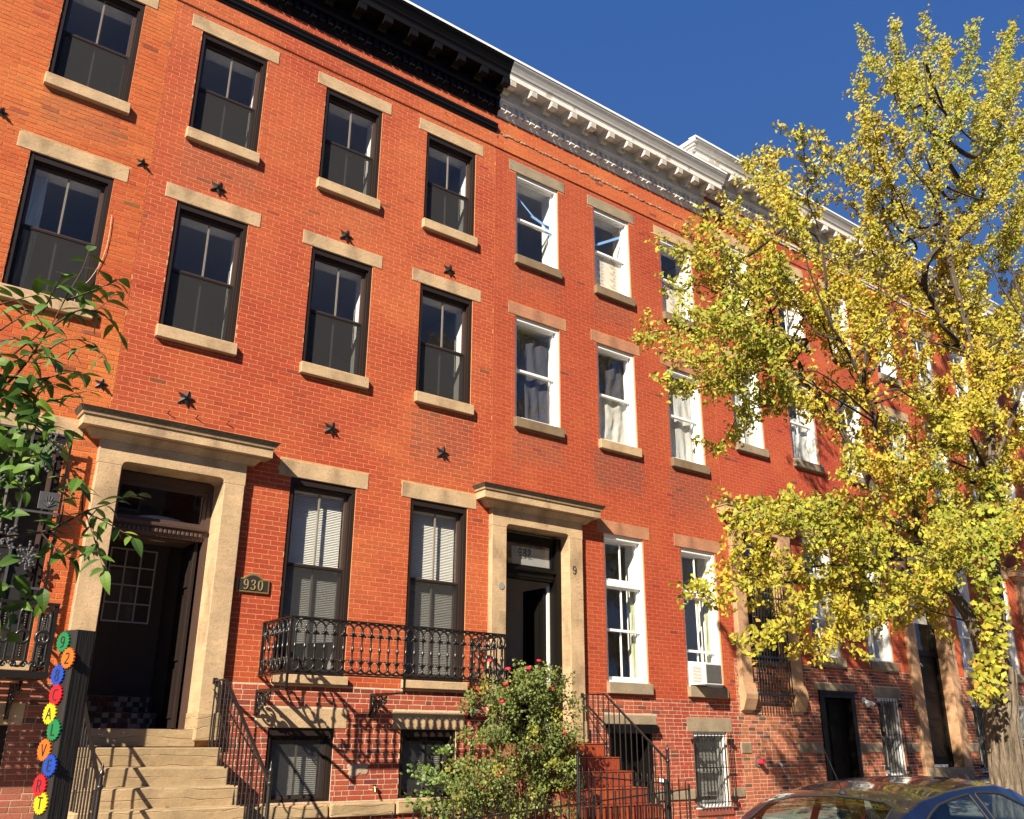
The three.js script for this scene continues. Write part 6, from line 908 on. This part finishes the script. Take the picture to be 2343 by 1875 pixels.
{ // rose bush beside the tiled steps
  const t = thing('rose_bush', 'tall rambling rose bush with crimson blooms beside the tiled steps', 'bush');
  seed(55);
  const oval = new THREE.BufferGeometry(); oval.setAttribute('position', new THREE.Float32BufferAttribute([0, 0, 0, 0.38, 0.45, 0.1, 0, 1, 0, 0, 0, 0, 0, 1, 0, -0.38, 0.45, 0.1], 3)); oval.computeVertexNormals(); oval.setAttribute('uv', new THREE.Float32BufferAttribute(new Float32Array(12), 2));
  const L = [], canes = [];
  const base = V(7.75, -1.7, 1.3);
  for (const [x, y, z, rx, ry] of PLANT.bush) {
    canes.push(limbGeo([base.clone().add(V(rr(-0.3, 0.3), 0, rr(-0.2, 0.2))), V(lerp(base.x, x, 0.5) + rr(-0.1, 0.1), lerp(base.y, y, 0.55), 1.3), V(x, y, z)], 0.016, 0.006, 6, 0, 3, 0.12));
    for (let s = 0; s < 30; s++) { // sprigs
      const a = rnd() * 6.28, b = Math.acos(rr(-1, 1)), r = Math.pow(rnd(), 0.4), p = V(x + rx * r * Math.sin(b) * Math.cos(a), y + ry * r * Math.cos(b), z + 0.42 * r * Math.sin(b) * Math.sin(a));
      const e = p.clone().add(V(rr(-0.18, 0.18), rr(-0.08, 0.22), rr(-0.15, 0.15))); canes.push(limbGeo([V(x, y, z).lerp(p, 0.5), p, e], 0.006, 0.002, 4, 0, 3, 0.2));
      const yel = rnd() < 0.16 ? 1 : 0, tone = rr(0.7, 1.25);
      for (let i = 0; i < 44; i++) { const q = p.clone().lerp(e, rnd() * 1.1).add(V(rr(-1, 1), rr(-1, 1), rr(-1, 1)).multiplyScalar(0.075)); const k = rr(0.7, 1.25) * tone; L.push({ p: q, q: randQ(), s: rr(0.032, 0.058), c: yel ? rgb(0.26 * k, 0.25 * k, 0.035) : rgb(0.135 * k, 0.18 * k, 0.035 * k) }); }
    }
  }
  branchMesh(canes, 'canes', std(rgb(0.10, 0.07, 0.04)), t).userData.kind = 'stuff';
  instanced('foliage', oval, leafMat({ roughness: 0.55, transmission: 0.25 }), L, t);
  const petal = std(rgb(0.55, 0.010, 0.035), { roughness: 0.6 });
  for (const r of PLANT.roses) { const b = part('rose_bloom', t), c = v3(r), R = rr(0.03, 0.05); b.position.copy(c); for (let i = 0; i < 9; i++) { const g = new THREE.SphereGeometry(R * rr(0.55, 0.75), 8, 6, 0, 3.4, 0.3, 1.6); g.rotateX(-0.6); g.translate(0, 0, R * 0.35); g.rotateY(i * 2.4); g.rotateX(rr(-0.3, 0.3)); K().add(g).build('petal', petal, b); } K().cyl(V(0, -0.16, 0), V(0, -0.01, 0), 0.004, 0.004, 5).build('stalk', twigM, b); }
}
{ // ivy climbing by the basement window
  const t = thing('ivy_plant', 'bright green ivy creeping along the base by the lower window', 'ivy');
  seed(66); const iv = new THREE.BufferGeometry(); { const o = [[0, 0], [0.5, 0.1], [0.42, 0.4], [0.62, 0.6], [0.25, 0.68], [0, 1], [-0.25, 0.68], [-0.62, 0.6], [-0.42, 0.4], [-0.5, 0.1]], P = []; for (let i = 0; i < o.length; i++) { const a = o[i], b = o[(i + 1) % o.length]; P.push(0, 0.42, 0.06, a[0], a[1], 0, b[0], b[1], 0); } iv.setAttribute('position', new THREE.Float32BufferAttribute(P, 3)); iv.computeVertexNormals(); iv.setAttribute('uv', new THREE.Float32BufferAttribute(new Float32Array(P.length / 3 * 2), 2)); }
  const L = [], vines = [];
  PLANT.ivy.forEach((a, i) => { const p = v3(a); vines.push(limbGeo([V(7.3, -1.6, 0.4), V(lerp(7.3, p.x, 0.6), lerp(-1.6, p.y, 0.6), 0.3), p], 0.008, 0.003, 5, 0, 3, 0.15)); for (let j = 0; j < 70; j++) { const k = rr(0.7, 1.3), w = i < 3 ? 0.08 : 0.16; L.push({ p: V(p.x + rr(-w, w) * (i > 4 ? 1.4 : 1), p.y + rr(-w, w) * 0.7, 0.10 + rnd() * 0.45), q: new THREE.Quaternion().setFromEuler(new THREE.Euler(rr(-1.0, 0.3), rr(-0.9, 0.5), Math.PI + rr(-1, 1))), s: rr(0.032, 0.055), c: rgb(0.095 * k, 0.155 * k, 0.02) }); } });
  branchMesh(vines, 'vines', twigM, t).userData.kind = 'stuff';
  instanced('foliage', iv, leafMat({ roughness: 0.5, transmission: 0.25 }), L, t);
}
// ---------------------------------------------------------------- parked saloon
{
  const car = thing('parked_car', 'dark blue saloon car with a roof aerial parked along the kerb', 'car', null, [7.80, slopeY(7.80) - 0.165, 6.62]);
  car.rotation.z = Math.atan(0.06); car.scale.setScalar(1.05);
  const paint = phys(rgb(0.0055, 0.007, 0.022), { metalness: 0.2, roughness: 0.3, clearcoat: 1, clearcoatRoughness: 0.03 });
  const rubber = std(rgb(0.012, 0.012, 0.012), { roughness: 0.7 }), trim = std(rgb(0.02, 0.02, 0.02), { roughness: 0.4 }), inner = std(rgb(0.05, 0.048, 0.046), { roughness: 0.9 }), chrome = std(rgb(0.6, 0.6, 0.6), { metalness: 1, roughness: 0.25 });
  const glassM = new THREE.MeshPhysicalMaterial({ color: rgb(0.62, 0.74, 0.74), transmission: 1, thickness: 0, roughness: 0.01, ior: 1.6 });
  const key = (t, x) => { for (let i = 0; i + 1 < t.length; i++) if (x <= t[i + 1][0]) { const u = clamp((x - t[i][0]) / (t[i + 1][0] - t[i][0])), s = u * u * (3 - 2 * u); return lerp(t[i][1], t[i + 1][1], 0.5 * u + 0.5 * s); } return t[t.length - 1][1]; };
  const topY = (x) => key([[-1.85, 0.93], [-1.60, 1.03], [-1.30, 1.18], [-1.0, 1.305], [-0.72, 1.365], [-0.35, 1.395], [0.0, 1.40], [0.3, 1.385], [0.55, 1.335], [0.9, 1.17], [1.25, 0.985], [1.45, 0.90]], x);
  const beltY = (x) => key([[-2.2, 0.92], [-1.85, 0.93], [-1.2, 0.935], [0, 0.905], [1.0, 0.875], [1.45, 0.86], [2.2, 0.70]], x);
  const beltW = (x) => key([[-2.25, 0.70], [-1.85, 0.80], [-1.2, 0.845], [0, 0.86], [1.0, 0.845], [1.6, 0.82], [2.25, 0.66]], x);
  const roofW = (x) => key([[-1.85, 0.72], [-1.3, 0.66], [-0.8, 0.615], [0, 0.62], [0.6, 0.61], [1.0, 0.66], [1.45, 0.76]], x);
  // cross-section: u 0..1 from the near belt over the roof to the far belt
  const S = (x, u) => { const yt = topY(x), yb = Math.min(beltY(x), yt - 0.001), wb = beltW(x), wr = roofW(x), h = yt - yb, eY = yb + h * 0.90; const side = (s) => { const q = s; return [lerp(wb, wr, Math.pow(q, 1.25)), lerp(yb, eY, q)]; };
    if (u < 0.3) { const [w, y] = side(u / 0.3); return V(x, y, w); } if (u > 0.7) { const [w, y] = side((1 - u) / 0.3); return V(x, y, -w); }
    const f = (u - 0.5) / 0.2, w = wr * Math.sign(f) * -1 * Math.abs(f); const c = 1 - Math.pow(Math.abs(f), 2.6); return V(x, lerp(eY, yt, c), w); };
  const inPoly = (P, x, y) => { let r = false; for (let i = 0, j = P.length - 1; i < P.length; j = i++) if ((P[i][1] > y) !== (P[j][1] > y) && x < (P[j][0] - P[i][0]) * (y - P[i][1]) / (P[j][1] - P[i][1]) + P[i][0]) r = !r; return r; };
  // openings in (x, u): side lights, rear and front screens
  const side = [[[-1.28, 0.045], [-1.20, 0.12], [-0.98, 0.205], [-0.94, 0.215], [-0.965, 0.045]], [[-0.92, 0.03], [-0.88, 0.225], [-0.62, 0.265], [-0.16, 0.275], [-0.13, 0.03]], [[-0.05, 0.03], [-0.08, 0.275], [0.25, 0.262], [0.62, 0.20], [1.02, 0.06], [1.03, 0.03]]];
  const holes = [...side, ...side.map((p) => p.map(([x, u]) => [x, 1 - u]))];
  const rear = [[-1.70, 0.335], [-1.62, 0.322], [-0.98, 0.335], [-0.90, 0.37], [-0.87, 0.5], [-0.90, 0.63], [-0.98, 0.665], [-1.62, 0.678], [-1.70, 0.665]], front = [[1.32, 0.335], [1.22, 0.32], [0.58, 0.335], [0.52, 0.4], [0.50, 0.5], [0.52, 0.6], [0.58, 0.665], [1.22, 0.68], [1.32, 0.665]];
  const all = [...holes, rear, front];
  const grid = (x0, x1, nx, nu, keep) => { const P = [], N = [], I = [], e = 1e-3; for (let i = 0; i <= nx; i++) for (let j = 0; j <= nu; j++) { const x = lerp(x0, x1, i / nx), u = j / nu, p = S(x, u); P.push(p.x, p.y, p.z); const a = S(x + e, u).sub(S(x - e, u)), b = S(x, clamp(u + e)).sub(S(x, clamp(u - e))); const n = a.cross(b).normalize(); N.push(n.x, n.y, n.z); } for (let i = 0; i < nx; i++) for (let j = 0; j < nu; j++) { const x = lerp(x0, x1, (i + 0.5) / nx), u = (j + 0.5) / nu; if (!keep(x, u)) continue; const a = i * (nu + 1) + j, b = a + nu + 1; I.push(a, b, a + 1, b, b + 1, a + 1); } const g = new THREE.BufferGeometry(); g.setAttribute('position', new THREE.Float32BufferAttribute(P, 3)); g.setAttribute('normal', new THREE.Float32BufferAttribute(N, 3)); g.setIndex(I); return g; };
  const shell = grid(-1.85, 1.45, 220, 120, (x, u) => !all.some((p) => inPoly(p, x, u)));
  K().add(shell).build('roof', paint, car);
  const pane = (poly, name) => { const k = K(); k.add(grid(-1.85, 1.45, 220, 120, (x, u) => inPoly(poly, x, u))); const m = k.build(name, glassM, car); const c = []; for (let i = 0; i < poly.length; i++) { const a = poly[i], b = poly[(i + 1) % poly.length]; for (let j = 0; j < 8; j++) c.push(S(lerp(a[0], b[0], j / 8), lerp(a[1], b[1], j / 8))); } const q = K(); q.add(new THREE.TubeGeometry(new THREE.CatmullRomCurve3(c, true, 'catmullrom', 0.1), c.length * 2, 0.010, 6, true)); q.build('window_seal', rubber, car); };
  side.forEach((p) => pane(p, 'side_window')); side.forEach((p) => pane(p.map(([x, u]) => [x, 1 - u]), 'side_window')); pane(rear, 'rear_window'); pane(front, 'windscreen');
  // lower body
  { const P = [], I = [], nx = 90, nu = 20; for (let i = 0; i <= nx; i++) { const x = lerp(-2.22, 2.22, i / nx), yb = beltY(x), wb = beltW(x), e = Math.abs(x) > 2.0 ? Math.sqrt(Math.max(0, 1 - Math.pow((Math.abs(x) - 2.0) / 0.221, 2))) : 1; for (let j = 0; j <= nu; j++) { const u = j / nu, a = (u - 0.5) * 2; let y, z; if (Math.abs(a) < 0.45) { z = a / 0.45 * wb * 0.985; y = yb + 0.03 * (1 - Math.pow(Math.abs(a / 0.45), 2)); if (x > -1.85 && x < 1.45) y = yb - 0.02; } else { const s = (Math.abs(a) - 0.45) / 0.55; z = Math.sign(a) * (wb * 0.985 + 0.035 * Math.sin(Math.PI * Math.min(1, s * 1.2))) ; y = lerp(yb, 0.2, s); } P.push(x, lerp(0.5, y, e), z * lerp(0.86, 1, e)); } } for (let i = 0; i < nx; i++) for (let j = 0; j < nu; j++) { const a = i * (nu + 1) + j, b = a + nu + 1; I.push(a, a + 1, b, b, a + 1, b + 1); } const g = new THREE.BufferGeometry(); g.setAttribute('position', new THREE.Float32BufferAttribute(P, 3)); g.setIndex(I); g.computeVertexNormals(); K().add(g).build('body', paint, car); }
  K().box(-2.1, 2.1, 0.19, 0.24, -0.8, 0.8).build('floor_pan', trim, car);
  for (const x of [-1.32, 1.34]) for (const s of [-1, 1]) { const w = part('wheel', car); w.position.set(x, 0.31, s * 0.79); const ty = K(); const tg = new THREE.TorusGeometry(0.235, 0.085, 12, 32); tg.scale(1, 1, 1.2); ty.add(tg).build('tyre', rubber, w); const rm = K(); const cg = new THREE.CylinderGeometry(0.19, 0.19, 0.12, 28); cg.rotateX(Math.PI / 2); rm.add(cg); for (let i = 0; i < 5; i++) { const b = new THREE.BoxGeometry(0.05, 0.18, 0.02); b.translate(0, 0.09, s * 0.065); b.rotateZ(i * 1.2566); rm.add(b); } rm.build('rim', chrome, w); }
  for (const s of [-1, 1]) { K().rbox(-2.19, -2.05, 0.62, 0.86, s * 0.62 - 0.13, s * 0.62 + 0.13, 0.03, 2).build('tail_light', std(rgb(0.35, 0.01, 0.01), { roughness: 0.2 }), car); K().rbox(2.0, 2.16, 0.52, 0.66, s * 0.58 - 0.15, s * 0.58 + 0.15, 0.03, 2).build('headlight', std(rgb(0.6, 0.6, 0.6), { roughness: 0.1 }), car); K().rbox(0.78, 0.92, 0.90, 1.02, s * 0.98 - 0.09, s * 0.98 + 0.09, 0.03, 2).build('mirror', paint, car); for (const x of [0.25, -0.65]) K().rbox(x - 0.1, x + 0.1, 0.74, 0.77, s * 0.885 - 0.012, s * 0.885 + 0.012, 0.008).build('door_handle', paint, car); }
  // aerial at the back of the roof
  K().lathe([[0, 0.03], [0.016, 0.026], [0.028, 0.012], [0.034, 0]].reverse(), 14, new THREE.Matrix4().makeTranslation(-0.80, 1.345, 0)).build('aerial_base', rubber, car);
  K().cyl(V(-0.80, 1.36, 0), V(-0.98, 1.70, 0), 0.0045, 0.0035, 6).build('aerial', rubber, car);
  // seats
  for (const s of [-1, 1]) { const st = part('seat', car); K().rbox(-0.22, -0.04, 0.5, 1.05, s * 0.36 - 0.24, s * 0.36 + 0.24, 0.06, 3).build('backrest', inner, st); K().rbox(-0.12, 0.38, 0.42, 0.56, s * 0.36 - 0.24, s * 0.36 + 0.24, 0.05, 3).build('cushion', inner, st); K().rbox(-0.25, -0.14, 1.07, 1.25, s * 0.36 - 0.12, s * 0.36 + 0.12, 0.045, 3).build('headrest', inner, st); }
  { const st = part('rear_seat', car); K().rbox(-1.12, -0.94, 0.5, 1.0, -0.66, 0.66, 0.06, 3).build('backrest', inner, st); for (const z of [-0.36, 0.36]) K().rbox(-1.12, -1.02, 0.99, 1.12, z - 0.11, z + 0.11, 0.04, 3).build('headrest', inner, st); K().box(-1.8, -1.08, 0.90, 0.925, -0.72, 0.72).build('parcel_shelf', inner, st); }
  K().rbox(0.62, 1.2, 0.6, 0.88, -0.72, 0.72, 0.08, 3).build('dashboard', inner, car);
}
// ---------------------------------------------------------------- houses across the street, seen only mirrored in glass
{
  const zA = 23.5, mat = std(rgb(0.33, 0.085, 0.05), { map: rep(grain, 1.2), roughness: 0.95 }), pale = std(rgb(0.42, 0.36, 0.28), { map: rep(stoneMap, 0.6), roughness: 0.95 });
  [[-4, 3], [3, 10], [10, 17], [17, 24], [24, 31]].forEach(([a, b], i) => {
    const t = thing('opposite_house', ['plain red brick house facing the street, furthest downhill', 'pale stucco house facing the brick row across the street', 'red brick house facing the white-corniced house across the street', 'pale stucco house facing the bricked-up doorway across the street', 'red brick house facing the ginkgo tree across the street'][i], 'house');
    const y0 = slopeY(a) - 0.4, h = 12.4 + (i % 2) * 0.6; const holes = []; for (let f = 0; f < 4; f++) for (let c = 0; c < 3; c++) { const x = a + 1.1 + c * 2.0, y = y0 + 1.9 + f * 2.8; holes.push([x, x + 1.0, y, y + 1.7]); }
    slabWithHoles(a + 0.01, b - 0.01, y0, y0 + h, zA, zA + 0.3, holes).box(a + 0.01, b - 0.01, y0, y0 + h, zA + 5, zA + 5.3).box(a + 0.01, b - 0.01, y0 + h, y0 + h + 0.2, zA, zA + 5.3).build('wall', i % 2 ? pale : mat, t);
    for (const q of holes) { const w = part('window', t); K().box(q[0], q[1], q[2], q[2] + 0.06, zA - 0.04, zA + 0.1).box(q[0], q[0] + 0.06, q[2] + 0.06, q[3], zA + 0.05, zA + 0.1).box(q[1] - 0.06, q[1], q[2] + 0.06, q[3], zA + 0.05, zA + 0.1).box(q[0] + 0.06, q[1] - 0.06, q[3] - 0.06, q[3], zA + 0.05, zA + 0.1).build('frame', M.white, w); K().box(q[0], q[1], q[2], q[3], zA + 0.3, zA + 0.32).build('shade', M.wallDark, w); }
    K().box(a + 0.01, b - 0.01, y0 + h - 0.5, y0 + h + 0.1, zA - 0.35, zA - 0.001).build('cornice', M.white, t);
  });
}
renderer.render(scene, camera);
